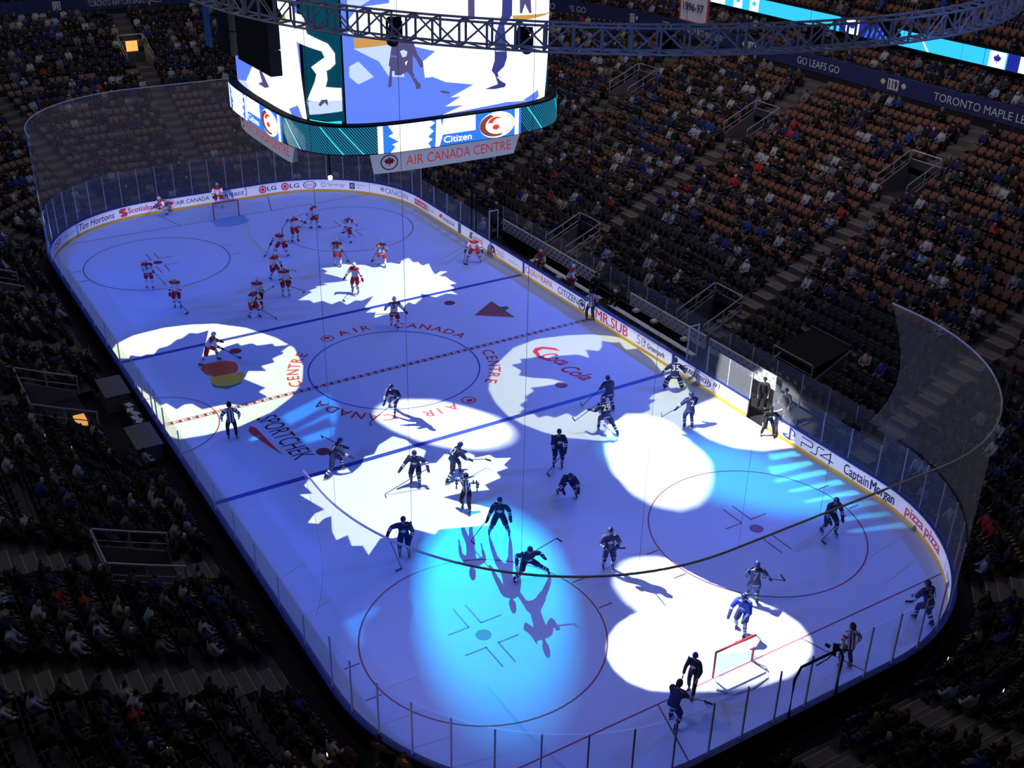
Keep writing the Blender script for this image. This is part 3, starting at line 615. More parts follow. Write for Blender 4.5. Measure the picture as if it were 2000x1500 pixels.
for f in (0, -1, 1, 2):
    o = lambda u, v: (tA+(tB-tA)*u, 13.93+1.16*v)
    R = lambda q: [o(u, v) for u, v in q]
    sbp('ribbon_picture', RB_B, 6.78, raw=R([(0, 0), (1, 0), (1, 1), (0, 1)]), face=f)
    sbp('ribbon_picture', WG, 6.80, raw=R([(0, 0), (.03, 0), (.03, 1), (0, 1)]), face=f)
    sbp('ribbon_picture', WG, 6.80, raw=R([(.95, 0), (.98, 0), (.98, 1), (.95, 1)]), face=f)
    sbp('ribbon_picture', WG, 6.80, raw=R([(.07, 0), (.1, .2), (.08, .3), (.12, .38), (.06, .62), (.09, .7), (.06, 1), (.33, 1), (.36, .9), (.32, .75), (.35, .6), (.31, .42), (.34, .3), (.31, .18), (.33, 0)]), face=f)
    sbp('ribbon_picture', WG, 6.80, raw=R([(.36, 0), (.39, 0), (.42, .5), (.4, 1), (.37, 1)]), face=f)
    sbp('ribbon_picture', WG, 6.80, raw=R([(.4, .42), (.66, .42), (.66, 1), (.42, 1)]), face=f)
    m = MB()
    v, f_, wd = text2d('Citizen', 0, .02); t0, t1 = o(.42, 0)[0], o(.63, 0)[0]
    bend([(t0+f*PI/2+a*(t1-t0)/wd, 14.05+b*.28) for a, b in v], f_, lambda p, q: se(p, 6.81, q), .05, m); m.build('ribbon_lettering', WG, sb)
    def sw(cx, cy, a, b, mt, off, a0=0, a1=360, cut=None):
        p = [o(cx+a*math.cos(rd(k)), cy+b*math.sin(rd(k))) for k in np.linspace(a0, a1, 24, endpoint=(a1-a0) != 360)]
        if cut: p += [o(cx+.02+cut*a*math.cos(rd(k)), cy+cut*b*math.sin(rd(k))) for k in np.linspace(a1, a0, 24)]
        sbp('ribbon_emblem', mt, 6.80+off, raw=p, face=f)
    sw(.82, .5, .13, .5, WG, .0); sw(.81, .5, .12, .44, BRG, .01, 110, 290, .8); sw(.83, .5, .11, .42, YLG, .01, -60, 60, .75)
    sw(.81, .55, .06, .26, REDG, .015, 20, 170, .75); sw(.81, .42, .025, .1, REDG, .02)
# big screens
c0_, c1_ = hit_se(677, 238, 6.35), hit_se(1063, 192, 6.35)
ZB = (c0_[1]+c1_[1])/2; T0, T1 = c0_[0], c1_[0]
dT = T1-T0
hL = hit_se(595, 236, 6.35)[0]; hW = abs(PI/2-hL)
for f in (0, 1, 2):
    sb_rect('screen', SKY_, 6.36, T0+f*PI/2, T1+f*PI/2, ZB, 21.6)
sb_rect('screen', SKY_, 6.36, PI/2-hW, PI/2+hW, ZB, 21.6)
m = MB(); se_band(m, 6.0, 6.33, ZB-.12, 21.7); m.build('screen_frame', BLACKP, sb)
A = 6.38
def sp(mt, pts, da=0., a=A): return sbp('screen_picture', mt, a+da, pts)
sp(WG, [(760, 0), (1076, 0), (1070, 100), (1063, 190), (990, 199), (865, 224), (905, 205), (870, 208), (900, 188), (880, 190), (925, 165), (870, 160), (845, 150), (830, 152), (826, 120), (850, 100), (760, 80), (680, 66), (680, 40), (700, 14), (760, 6)], .01)
sp(PALE, [(690, 95), (760, 85), (780, 110), (790, 150), (760, 150), (740, 120)], .008); sp(PALE, [(682, 130), (700, 120), (730, 150), (700, 165), (682, 150)], .008)
sp(PALE, [(677, 0), (840, 0), (700, 14), (678, 20)], .012)
sp(OCH, [(690, 75), (770, 67), (775, 85), (693, 95)], .02); sp(OCH, [(1000, 30), (1076, 8), (1075, 22), (1004, 42)], .02)
# the skaters shown on the big screen
sp(SLATE, [(770, 76), (790, 74), (808, 84), (815, 105), (826, 122), (827, 131), (821, 132), (812, 115), (806, 108), (806, 140), (815, 158), (822, 165), (821, 173), (813, 174), (811, 165), (800, 145), (794, 140), (783, 147), (771, 147), (770, 138), (766, 139), (765, 168), (759, 172), (758, 168), (762, 130), (759, 128), (764, 95), (765, 82)], .02)
sp(PALE, [(781, 100), (788, 97), (796, 101), (793, 110), (786, 112)], .03)
sp(WG, [(791, 122), (796, 118), (793, 128)], .03); sp(SKY_, [(763, 108), (775, 110), (775, 112), (763, 110)], .03); sp(SKY_, [(808, 150), (815, 146), (816, 149), (809, 153)], .03)
sp(SLATE, [(859, 177), (867, 177), (880, 180), (875, 183), (862, 181)], .02)
sp(SLATE, [(865, 165), (890, 158), (903, 157), (890, 170), (880, 176)], .015, A) if False else None
sp(NVG, [(985, 0), (1002, 0), (1000, 30), (985, 50), (988, 80), (990, 112), (984, 130), (972, 142), (975, 156), (988, 164), (986, 170), (966, 174), (946, 174), (972, 164), (966, 146), (960, 138), (966, 118), (966, 70), (980, 30)], .02)
sp(PALE, [(968, 96), (988, 95), (988, 100), (968, 101)], .03); sp(PALE, [(970, 150), (980, 148), (981, 152), (972, 154)], .03)
sp(SLATE, [(1015, 0), (1030, 0), (1038, 25), (1034, 26), (1025, 8), (1019, 26), (1015, 26)], .03); sp(SKY_, [(1020, 196), (1050, 175), (1052, 188), (1045, 196)], .02)
sp(SLATE, [(913, 0), (926, 0), (927, 38), (914, 38)], .02)
# the screen facing the left side
sp(WG, [(600, 234), (594, 236), (560, 222), (530, 205), (500, 185), (488, 175), (480, 160), (497, 120), (520, 0), (556, 0)], .01)
sp(OCH, [(526, 30), (556, 29), (560, 45), (530, 47)], .02); sp(PALE, [(460, 140), (480, 158), (500, 185), (482, 172), (465, 155)], .01)
sp(SLATE, [(506, 138), (512, 140), (526, 170), (518, 172), (504, 163), (512, 160)], .02); sp(SKY_, [(565, 212), (582, 206), (592, 232), (570, 225)], .02)
# corner screens: teal with a white ribbon shape
for f in range(4):
    g0, g1 = hL if f == 0 else T0-(PI/2-dT), T0
    sb_rect('corner_screen', TEAL, 6.36, min(g0, g1)+f*PI/2+.025, max(g0, g1)+f*PI/2-.01, ZB+.1, 21.6)
sbp('corner_picture', WG, 6.39, [(567, 22), (592, 30), (598, 62), (600, 66), (640, 85), (654, 104), (655, 125), (645, 135), (638, 138), (640, 155), (636, 170), (667, 172), (668, 195), (620, 198), (600, 196), (615, 160), (618, 145), (608, 131), (634, 112), (628, 100), (576, 80), (574, 66), (578, 55)])
sbp('corner_picture', PALE, 6.385, [(600, 198), (668, 190), (669, 217), (605, 224)]); sbp('corner_picture', SLATE, 6.40, [(622, 205), (628, 195), (640, 194), (641, 207), (634, 200), (626, 208)])
sbp('corner_picture', CYG, 6.40, [(604, 232), (640, 238), (668, 236), (668, 248), (625, 250), (606, 245)])
# curved name signs under the ribbon
SIG = mat('sign_face', (.72, .74, .78), .5)
p0, p1, p2, p3 = hit_se(722, 313, 6.4), hit_se(1016, 270, 6.4), hit_se(1000, 300, 6.4), hit_se(727, 340, 6.4)
zs0 = (p2[1]+p3[1])/2; zs1 = 13.86
for f in (0, -1, 1, 2):
    s = sbp('sign_panel', mat('sign_panel_lit', (.72, .74, .78), .5, emit=(.22, .26, .38), es=.55), 6.4, raw=[(p0[0], zs1), (p1[0], zs1), (p1[0]-.05, zs0), (p0[0]+.02, zs0)], face=f)
    m = MB(); n = 20; vs = []
    for k in range(n+1):
        t = p0[0]+.02+(p1[0]-.07-p0[0])*k/n+f*PI/2; vs += [se(t, 6.39, zs0), se(t, 6.39, zs1), se(t, 6.05, zs1), se(t, 6.05, zs0)]
    m.add(vs, [(4*k+j, 4*k+(j+1) % 4, 4*(k+1)+(j+1) % 4, 4*(k+1)+j) for k in range(n) for j in (1, 2, 3)]+[(0, 1, 2, 3), (4*n, 4*n+1, 4*n+2, 4*n+3)]); m.build('sign_box', SIG, sb)
    m = MB(); u0, u1 = p0[0]+(p1[0]-p0[0])*.2+f*PI/2, p0[0]+(p1[0]-p0[0])*.93+f*PI/2
    v, f_, wd = text2d('AIR CANADA CENTRE', 0, .0); bend([(u0+a*(u1-u0)/wd, zs0+.24+b*.42) for a, b in v], f_, lambda p, q: se(p, 6.415, q), .05, m); m.build('sign_lettering', mat('sign_red', (.5, .04, .06), .5, emit=(.5, .04, .07), es=.5), s)
    m = MB(); cu, cz, kk = p0[0]+(p1[0]-p0[0])*.105+f*PI/2, (zs0+zs1)/2, .155
    v, f_ = ringf(0, 0, .34, .29, 24); bend([(cu+a/6.4, cz+b) for a, b in v], f_, lambda p, q: se(p, 6.415, q), 0, m)
    bend([(cu+a*.24/6.4, cz+b*.24) for a, b in LEAF], poly2d(LEAF)[1], lambda p, q: se(p, 6.415, q), 0, m); m.build('sign_emblem', REDT, s)
for x, y in ((4, 4), (4, -4), (-4, 4), (-4, -4)):
    MB().tube([(x, y, 22.4), (x, y, 32)], .05, 6).build('hanging_cable', STEEL, sb)
lp = at_z(645, 347, 12.4)
bl = thing('hanging_lamp', 'tiny bright white lamp hanging below the scoreboard corner', 'lamp', lp)
MB().tube([(0, 0, -.1), (0, 0, -.05), (0, 0, .05), (0, 0, .1)], [.05, .1, .1, .05], 8).build('bulb', glow('lamp_white', (1, 1, 1), 3), bl)
MB().tube([(0, 0, .1), (0, 0, 1.5)], .03, 6).build('stem', BLACKP, bl)
# hanging speaker columns beside the left face
def speaker(pxa, pxb, y, label, n=6):
    a, b = at_y(*pxa, y), at_y(*pxb, y); cx, z = (a.x+b.x)/2, (a.z+b.z)/2; wd = abs(a.x-b.x)
    t = thing('hanging_loudspeaker', label, 'loudspeaker', (cx, y, z))
    for k in range(n):
        m = MB(); m.box((0, -.25, k*1.05+.5), (wd, .5, 1.0)); m.build('cabinet', mat('speaker_black', (.03, .03, .045), .6), t)
    MB().box((0, -.25, n*1.05+.1), (wd*.9, .4, .12)).build('rigging_frame', STEEL, t); MB().tube([(0, -.25, n*1.05), (0, -.25, 32-z)], .03, 5).build('hanging_chain', STEEL, t)
speaker((466, 119), (529, 146), 7.2, 'wide black hanging speaker column in front of the left screen')
speaker((428, 97), (452, 109), 7.3, 'narrow black hanging speaker column left of the wide one')
t = thing('hanging_drape', 'deep blue narrow drape hanging left of the scoreboard', 'drape', at_y(409, 90, 7.6))
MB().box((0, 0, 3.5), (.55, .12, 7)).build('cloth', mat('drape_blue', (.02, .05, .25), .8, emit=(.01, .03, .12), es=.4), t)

# ------------------------------------------------------------------ ring truss with moving lights
tr_pts = [at_z(a, b, 21.0) for a, b in [(700, 58), (745, 66), (830, 76), (965, 91), (1050, 96), (1150, 101), (1280, 101), (1400, 97), (1550, 87), (1700, 70), (1850, 50), (1990, 32)]]
AX = np.array([[2*p.x, 2*p.y, 1] for p in tr_pts]); bb = np.array([p.x**2+p.y**2 for p in tr_pts]); sol = np.linalg.lstsq(AX, bb, rcond=None)[0]
TC = (sol[0], sol[1]); TR = math.sqrt(sol[2]+sol[0]**2+sol[1]**2)
_mid = tr_pts[5]; _ma = math.atan2(_mid.y-TC[1], _mid.x-TC[0])
def ang(p):
    d = (math.atan2(p.y-TC[1], p.x-TC[0])-_ma+PI) % (2*PI)-PI; return _ma+d
ta, tb = ang(tr_pts[0]), ang(tr_pts[-1])
if tb > ta: ta -= .55; tb += .2
else: ta, tb = tb-.2, ta+.55
TH = .72
trs = thing('lighting_truss', 'curved blue-lit lattice truss crossing in front of the scoreboard', 'truss')
def tp(t, r, z): return (TC[0]+(TR+r)*math.cos(t), TC[1]+(TR+r)*math.sin(t), z)
N = 46; m = MB()
for r in (0, .6):
    for z in (21., 21.+TH): m.tube([tp(ta+(tb-ta)*k/N, r, z) for k in range(N+1)], .038, 6)
m.build('chord', TRUSS, trs)
for k in range(N+1):
    t = ta+(tb-ta)*k/N; m = MB(); m2 = MB()
    for r in (0, .6): m.tube([tp(t, r, 21), tp(t, r, 21+TH)], .04, 5)
    for z in (21, 21+TH): m.tube([tp(t, 0, z), tp(t, .6, z)], .035, 4)
    if k < N:
        t2 = ta+(tb-ta)*(k+1)/N
        for r in (0, .6):
            m2.tube([tp(t, r, 21), tp(t2, r, 21+TH)] if (k+(r > 0)) % 2 else [tp(t, r, 21+TH), tp(t2, r, 21)], .03, 4)
        m2.tube([tp(t, 0, 21), tp(t2, .6, 21)], .025, 4)
    m.build('upright', TRUSS, trs)
    if k < N: m2.build('diagonal_brace', TRUSS, trs)
for px, py, lb in ((528, 14, 'leftmost moving light on the curved truss'), (770, 60, 'moving light on the truss in front of the big screen'), (1025, 80, 'moving light on the truss by the right edge of the big screen'), (1297, 88, 'moving light on the truss below the hanging banner'), (1590, 78, 'moving light on the truss left of the blue ribbon gap'), (1735, 55, 'moving light on the truss over the blue ribbon board'), (1862, 45, 'rightmost moving light on the truss')):
    p = at_z(px, py, 20.75); t = thing('moving_light', 'black '+lb, 'stage light', p, random.uniform(0, 6), 'moving lights on the truss')
    MB().box((0, 0, .32), (.42, .34, .16)).build('yoke_base', BLACKP, t)
    m = MB(); m.box((.23, 0, .05), (.05, .16, .5)); m.box((-.23, 0, .05), (.05, .16, .5)); m.build('yoke', BLACKP, t)
    MB().tube([(0, -.25, .2), (0, -.1, .1), (0, .2, -.2), (0, .34, -.32)], [.14, .2, .21, .18], 12).build('lamp_head', BLACKP, t)
for x, y in ((-22, -12), (-20, 4), (-12, -20)):  # unseen blue spots above the truss, aimed down at it
    ld = bpy.data.lights.new('truss_blue_spot', 'SPOT'); ld.energy = 500; ld.color = (.12, .25, 1); ld.spot_size = 1.9; ld.spot_blend = .6; ld.shadow_soft_size = .2
    o = bpy.data.objects.new('truss_blue_spot', ld); COL.objects.link(o); o.location = (x-9, y+5, 25)
    o.rotation_euler = (Vector((x-9, y+5, 25))-Vector((x, y, 21))).to_track_quat('Z', 'Y').to_euler()

# ------------------------------------------------------------------ seating bowl
T_ = .85; R0F = .95
NROW = 26
AISLES = [(XR(20.2), 'r'), (XR(6.7), 'r'), (XR(-7.0), 'r'), (XR(-19.6), 'r'), (XR(-21.9)+a_*.52, 'c'), (XR(-21.9)+a_+.8, 'n'), (XR(-21.9)+a_+2*(W_-RC)*.5-.2+.9, 'n'), (XR(-21.9)+a_+2*(W_-RC)+.6, 'n'), (XR(-21.9)+a_*1.5+2*(W_-RC), 'c')]
SL0 = XR(-21.9)+2*a_+2*(W_-RC)            # where the left straight begins (near end), x=-21.9
XL = lambda x: SL0+(x+21.9)
AISLES += [(XL(-19.8), 'l'), (XL(-12.7), 'l'), (XL(1.6), 'l'), (XL(9.5), 'l'), (XL(17.7), 'l')]
AISLES += [(PERIM-13.0, 'f'), (PERIM-7.2, 'f'), (.4, 'f'), (7.8, 'f'), (13.4, 'f')]
OPEN = []   # (s centre, half width, off0, off1, label)
for x, lb in ((20.0, 'far right'), (6.8, 'middle right'), (-6.7, 'near right')): OPEN.append((XR(x), 1.1, 16.6, 19.15, 'railed upper stairway opening in the %s stand' % lb))
for x, lb in ((7.8, "visitors' bench"), (-5.8, "home bench")): OPEN.append((XR(x), 1.1, 3.0, 5.55, 'railed tunnel opening behind the %s' % lb))
OPEN.append((XR(-12.8), 1.4, 3.85, 6.4, 'dark covered camera pit above the player gate'))
OPEN += [(XL(1.6), 2.0, 3.0, 5.55, 'railed stairway opening in the left stand by centre ice'), (XL(-12.7), 1.15, 3.0, 5.55, 'railed stairway opening in the left stand near the bottom left'), (XL(17.7), 1.15, 3.0, 5.55, 'railed stairway opening at the far left')]
OPEN.append((.2, 1.0, 16.6, 19.15, 'tunnel opening with orange light at the top of the far stand'))
def scl(s, off):
    s = s % PERIM
    a = on_line(s)[:2]; on_arc = abs(a[0]) > L_-RC+.001 and abs(a[1]) > W_-RC+.001
    return (RC+off)/RC if on_arc else 1.0
def ds(a, b):
    d = (a-b) % PERIM; return d-PERIM if d > PERIM/2 else d
def opening(s, off, margin=0.):
    for sc, hw, o0, o1, _ in OPEN:
        if o0-.43 <= off < o1-.4 and abs(ds(s, sc)) < hw+margin: return True
    return False
def first_row(s):
    x, y, _, _ = on_line(s)
    if y < -12 and -17.2 < x < 14.5: return 2
    if y > 12 and -3.6 < x < 4.5: return 2
    return 0
base_s = arc_samples(0, PERIM, .7)
marks = sorted(set([round(s, 3) for s in base_s]+[round((sc+e*hw) % PERIM, 3) for sc, hw, *_ in OPEN for e in (-1, 1)]+[round(XR(x), 3) for x in (-17.2, 14.5)]+[round(XL(x), 3) for x in (-3.6, 4.5)]))
st = MB()
for i in range(NROW+1):
    o0 = R0F+T_*i; o1 = o0+T_; z = rows_z(o0); zl = z-.38
    for s0, s1 in zip(marks, marks[1:]+[marks[0]+PERIM]):
        sm = (s0+s1)/2
        if i < first_row(sm) or opening(sm, o0+.01): continue
        q = [on_line(s0, o0), on_line(s1, o0), on_line(s1, o1), on_line(s0, o1)]
        st.add([(q[0][0], q[0][1], z), (q[1][0], q[1][1], z), (q[2][0], q[2][1], z), (q[3][0], q[3][1], z), (q[0][0], q[0][1], zl), (q[1][0], q[1][1], zl)], [(0, 1, 2, 3), (4, 5, 1, 0)])
gs = struct(st.build('grandstand', CONC)); gs['label'] = 'stepped concrete tiers of the seating bowl'
m = MB(); band(m, 0, PERIM, [(.2, 0), (3.2, 0), (3.2, -.2), (.2, -.2)], st=1.0); struct(m.build('floor', mat('rubber_apron', (.02, .02, .025), .8)))['label'] = 'dark walkway behind the boards'
def railing(m, pts, h=1.0, r=.03, posts=True):
    m.tube([Vector(p)+Vector((0, 0, h)) for p in pts], r, 5); m.tube([Vector(p)+Vector((0, 0, h*.5)) for p in pts], r*.6, 4)
    if posts:
        for p in pts: m.tube([p, Vector(p)+Vector((0, 0, h))], r, 5)
RAIL = mat('rail_steel', (.42, .42, .46), .4, metal=.2)
for sc, hw, o0, o1, lb in OPEN:
    t = thing('camera_pit' if 'pit' in lb else 'stair_opening', lb, 'camera pit' if 'pit' in lb else 'stairway opening')
    zf = max(rows_z(o0)-.25, 0); k = scl(sc, o0); w0 = hw
    P = lambda s, o, z: Vector((*on_line(sc+s, o)[:2], z))
    m = MB()
    i0 = math.ceil((o0-.44-R0F)/T_-1e-6); oA = R0F+T_*i0; oB = R0F+T_*math.ceil((o1-.41-R0F)/T_)
    zb = rows_z(oB)
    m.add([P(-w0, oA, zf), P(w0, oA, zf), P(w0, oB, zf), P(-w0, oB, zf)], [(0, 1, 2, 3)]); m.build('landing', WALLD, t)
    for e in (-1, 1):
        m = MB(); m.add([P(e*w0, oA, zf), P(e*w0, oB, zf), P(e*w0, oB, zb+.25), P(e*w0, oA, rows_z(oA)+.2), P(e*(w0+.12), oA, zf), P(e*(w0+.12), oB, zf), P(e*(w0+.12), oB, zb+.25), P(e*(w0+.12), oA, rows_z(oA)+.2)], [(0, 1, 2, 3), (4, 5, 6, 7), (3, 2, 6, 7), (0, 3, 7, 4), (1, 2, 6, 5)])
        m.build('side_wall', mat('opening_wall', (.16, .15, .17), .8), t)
    m = MB(); m.add([P(-w0, oB, zf), P(w0, oB, zf), P(w0, oB, zb+.45), P(-w0, oB, zb+.45), P(-w0, oB+.12, zf), P(w0, oB+.12, zf), P(w0, oB+.12, zb+.45), P(-w0, oB+.12, zb+.45)], [(0, 1, 2, 3), (4, 5, 6, 7), (3, 2, 6, 7)]); m.build('opening_shade_panel', mat('opening_shade', (.05, .055, .07), .8), t)  # dark panel painted in for the unlit depth of the opening
    if 'pit' in lb:
        m = MB(); m.add([P(-w0, oA, rows_z(oA)+.9), P(w0, oA, rows_z(oA)+.9), P(w0, oB, zb+.3), P(-w0, oB, zb+.3)], [(0, 1, 2, 3)]); m.build('black_cover', BLACKP, t)
        m = MB(); railing(m, [P(-w0, oA, rows_z(oA)), P(w0, oA, rows_z(oA))], 1.1); m.build('handrail', RAIL, t); continue
    m = MB()
    for e in (-1, 1): railing(m, [P(e*(w0+.06), oA-.1, rows_z(oA)), P(e*(w0+.06), (oA+oB)/2, rows_z((oA+oB)/2)), P(e*(w0+.06), oB, zb)], 1.0, .045)
    railing(m, [P(-w0, oB+.06, zb), P(w0, oB+.06, zb)], 1.0, .045); m.build('handrail', RAIL, t)
    if 'orange' in lb:
        m = MB(); m.add([P(-.45, oB-.02, zf+.9), P(.5, oB-.02, zf+.9), P(.5, oB-.02, zf+1.75), P(-.45, oB-.02, zf+1.75)], [(0, 1, 2, 3)]); m.build('orange_glow', glow('warm_doorway', (1, .5, .12), 1.1), t)
        ld = bpy.data.lights.new('doorway_lamp', 'POINT'); ld.energy = 12; ld.color = (1, .6, .25); ld.shadow_soft_size = .1
        o = bpy.data.objects.new('doorway_lamp', ld); COL.objects.link(o); o.location = P(0, oB-.6, zf+1.6); o.parent = t
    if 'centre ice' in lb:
        m = MB(); m.box(P(-.9, oA+.5, zf+.25), (.7, .5, .3)); m.build('orange_glow', glow('warm_floor_glow', (1, .45, .1), .8), t)  # glowing box put in for the orange light inside this opening
# aisle stairs
aisle_names = {'r': 'right stand', 'l': 'left stand', 'n': 'near end stand', 'f': 'far end stand', 'c': 'near corner stand'}
ordn = ['first', 'second', 'third', 'fourth', 'fifth', 'sixth', 'seventh', 'eighth', 'ninth', 'tenth', 'eleventh', 'twelfth', 'thirteenth', 'fourteenth', 'fifteenth', 'sixteenth', 'seventeenth', 'eighteenth', 'nineteenth', 'twentieth', 'twenty-first', 'twenty-second', 'twenty-third', 'twenty-fourth', 'twenty-fifth', 'twenty-sixth', 'twenty-seventh', 'twenty-eighth', 'twenty-ninth', 'thirtieth', 'thirty-first', 'thirty-second', 'thirty-third', 'thirty-fourth', 'thirty-fifth', 'thirty-sixth', 'thirty-seventh', 'thirty-eighth', 'thirty-ninth', 'fortieth']
cnt = {}
AW = .62
for s, kd in AISLES:
    cnt[kd] = cnt.get(kd, -1)+1
    lbl = {'r': 'concrete stairway in the right stand, %s counting from the far corner', 'l': 'concrete stairway in the left stand, %s counting from the near corner', 'n': 'concrete stairway in the near end stand, %s counting from the right', 'f': 'concrete stairway in the far end stand, %s counting from the left', 'c': 'concrete stairway in the near corner, %s counting from the right'}[kd] % ordn[cnt[kd]]
    t = thing('aisle_stairs', lbl, 'stairs'); m = MB()
    for i in range(first_row(s), NROW):
        if opening(s, R0F+T_*i+.01):
            if m.v: m.build('treads', [STEP, NOSE], t); m = MB()
            continue
        for h in (0, 1):
            o0 = R0F+T_*i+h*T_/2; z = rows_z(R0F+T_*i)+h*.19
            x, y, nx, ny = on_line(s, o0+T_/4); rz = math.atan2(ny, nx)
            m.box((x, y, z+.01), (T_/2+.01, AW*2, .03 if h == 0 else .38), rz)
            x, y, nx, ny = on_line(s, o0+.03); m.box((x, y, z+(.035 if h == 0 else .205)), (.05, AW*2, .012), rz, 1)
    if m.v: m.build('treads', [STEP, NOSE], t)

# fascia ring between the tiers, with its lettering
OF = 25.15
def hit_off(px, py, off):
    v = RAW(px, py)
    t = 20.
    while t < 160:
        X = CAM+v*t
        if off_of(X.x, X.y) >= off and t > 45: break
        t += .05
    best = min(np.linspace(0, PERIM, 1200), key=lambda s: (lambda q: (q[0]-X.x)**2+(q[1]-X.y)**2)(on_line(s, off)))
    return best, X.z
m = MB(); band(m, 0, PERIM, [(OF, 10.1), (OF+.25, 10.1), (OF+.25, 11.25), (OF, 11.25)], st=.8)
fas = struct(m.build('trim_1', mat('fascia_navy', (.035, .045, .16), .6))); fas['label'] = 'navy balcony front ringing the upper seats'
m = MB(); band(m, 0, PERIM, [(OF-1.9, 8.6), (OF+.1, 8.6), (OF+.1, 10.12), (OF+.05, 10.12), (OF+.05, 8.75), (OF-1.9, 8.75)], st=.8); struct(m.build('wall_concourse', mat('concourse_dark', (.02, .02, .025), .9)))
FS = lambda u, v: (lambda q: (q[0], q[1], v))(on_line(u, OF-.03))
FSf = lambda u, v: (lambda q: (q[0], q[1], v))(on_line(u, OF-.05))
def fas_text(s, pa, pb, h=.5, mt=WHT, z=None, lift=0.):
    a, za = hit_off(*pa, OF); b, zb = hit_off(*pb, OF)
    if a > b: a -= PERIM
    m = MB(); text_on(m, s, a, b, 10.42, h, FS, .5, 0, .0); m.build('fascia_lettering', WHT, fas)
def fas_num(s, pa, pb):
    a, _ = hit_off(*pa, OF); b, _ = hit_off(*pb, OF)
    if a > b: a -= PERIM
    m = MB(); v, f = poly2d([(a, 10.33), (b, 10.33), (b, 11.03), (a, 11.03)]); bend(v, f, FS, .5, m); m.build('section_plate', WHT, fas)
    m = MB(); text_on(m, s, a+(b-a)*.12, b-(b-a)*.12, 10.43, .5, FSf, .5, 0, .03); m.build('section_number', DKT, fas)
    if s != '113':
        d = b-a
        for c in (a-d*.45, b+d*.45):
            m = MB(); bend([(c+x*d*.28, 10.68+y*.28) for x, y in LEAF], poly2d(LEAF)[1], FS, 0, m); m.build('fascia_emblem', WHT, fas)
fas_text('TORONTO RAPTORS BASKETBALL', (174, 17), (318, 6)); fas_num('113', (99, 22), (121, 20))
fas_text('GO LEAFS GO', (1062, 18), (1144, 27)); fas_num('117', (1227, 40), (1243, 43)); fas_text('TORONTO MAPLE LEAFS', (1290, 54), (1412, 82))
fas_num('118', (1461, 95), (1477, 100)); fas_text('GO LEAFS GO', (1558, 120), (1639, 145)); fas_num('119', (1734, 168), (1756, 175))
fas_text('TORONTO MAPLE LEAFS', (1823, 192), (2035, 250))
# ribbon board higher up
OL = 27.1
aL0, zL0 = hit_off(1760, 88, OL)
ZL0, ZL1 = 12.75, 13.75
m = MB(); band(m, 0, PERIM, [(OL, ZL0-.1), (OL+.3, ZL0-.1), (OL+.3, ZL1+.1), (OL, ZL1+.1)], st=.8)
led = m.build('ribbon_board', BLACKP); tag(led, 'long glowing blue ribbon board along the upper balcony at top right', 'ribbon display')
LS = lambda o: (lambda u, v: (lambda q: (q[0], q[1], v))(on_line(u, OL-o)))
def lrect(name, mt, a, b, z0, z1, o=.02, sk=0.):
    m = MB(); v, f = poly2d([(a, z0), (b, z0), (b+sk, z1), (a+sk, z1)]); bend(v, f, LS(o), .5, m); return m.build(name, mt, led)
LCY = glow('ribbon_cyan', (.03, .55, 1), 1.2); LBL = glow('ribbon_deep_blue', (.01, .02, .35), 1)
a, b = hit_off(1385, 5, OL)[0], hit_off(1640, 50, OL)[0]; c, d = hit_off(1742, 72, OL)[0], hit_off(1990, 140, OL)[0]
lrect('lit_panel', LCY, a, b, ZL0, ZL1); lrect('lit_panel', LBL, b, c, ZL0, ZL1); lrect('lit_panel', LCY, c, d-.9, ZL0, ZL1); lrect('lit_panel', LBL, d-.9, d+14, ZL0, ZL1)
for px in (1408, 1440, 1474):
    u = hit_off(px, 12, OL)[0]; lrect('lit_emblem', WG, u-.5, u+.5, ZL0+.02, ZL1-.02, .03)
    m = MB(); bend([(u+x*.3, (ZL0+ZL1)/2+y*.32) for x, y in LEAF], poly2d(LEAF)[1], LS(.05), 0, m); m.build('lit_emblem', LCY, led)
for u in (b+1.2, d-1.6, d+.6):
    lrect('lit_emblem', WG, u-.6, u+.6, ZL0+.02, ZL1-.02, .03); m = MB(); bend([(u+x*.34, (ZL0+ZL1)/2+y*.36) for x, y in LEAF], poly2d(LEAF)[1], LS(.05), 0, m); m.build('lit_emblem', LBL, led)
u = b+2.4
while u < c-.2: lrect('lit_stripe', RB_B, u, u+.12, ZL0, ZL1, .03, .45); u += .42
lrect('lit_stripe', WG, c+3.1, c+3.25, ZL0, ZL1, .03, -.9)
for kk in ((5., -14), (12., -14)):
    ld = bpy.data.lights.new('ribbon_glow', 'AREA')
    bpy.data.lights.remove(ld)
# upper tiers and back wall
m = MB()
for k in range(3):
    o0 = OF+.25+.9*k; z = 10.75+.42*k; band(m, 0, PERIM, [(o0, z), (o0+.9, z), (o0+.9, z-.2), (o0, z-.42)], st=1.2)
for k in range(9):
    o0 = OL+.3+.85*k; z = 13.4+.6*k; band(m, 0, PERIM, [(o0, z), (o0+.85, z), (o0+.85, z-.2), (o0, z-.6)], st=1.2)
ut = struct(m.build('upper_grandstand', CONC)); ut['label'] = 'upper concrete tiers above the balcony front'
m = MB(); band(m, 0, PERIM, [(OL+.3+7.7, 10), (OL+8.4, 10), (OL+8.4, 33), (OL+8., 33)], st=1.5); struct(m.build('wall_back', WALLD))
m = MB(); band(m, 0, PERIM, [(OF+2.95, 10), (OF+3.05, 10), (OF+3.05, 13.4), (OF+2.95, 13.4)], st=1.5); struct(m.build('wall_suites', WALLD))
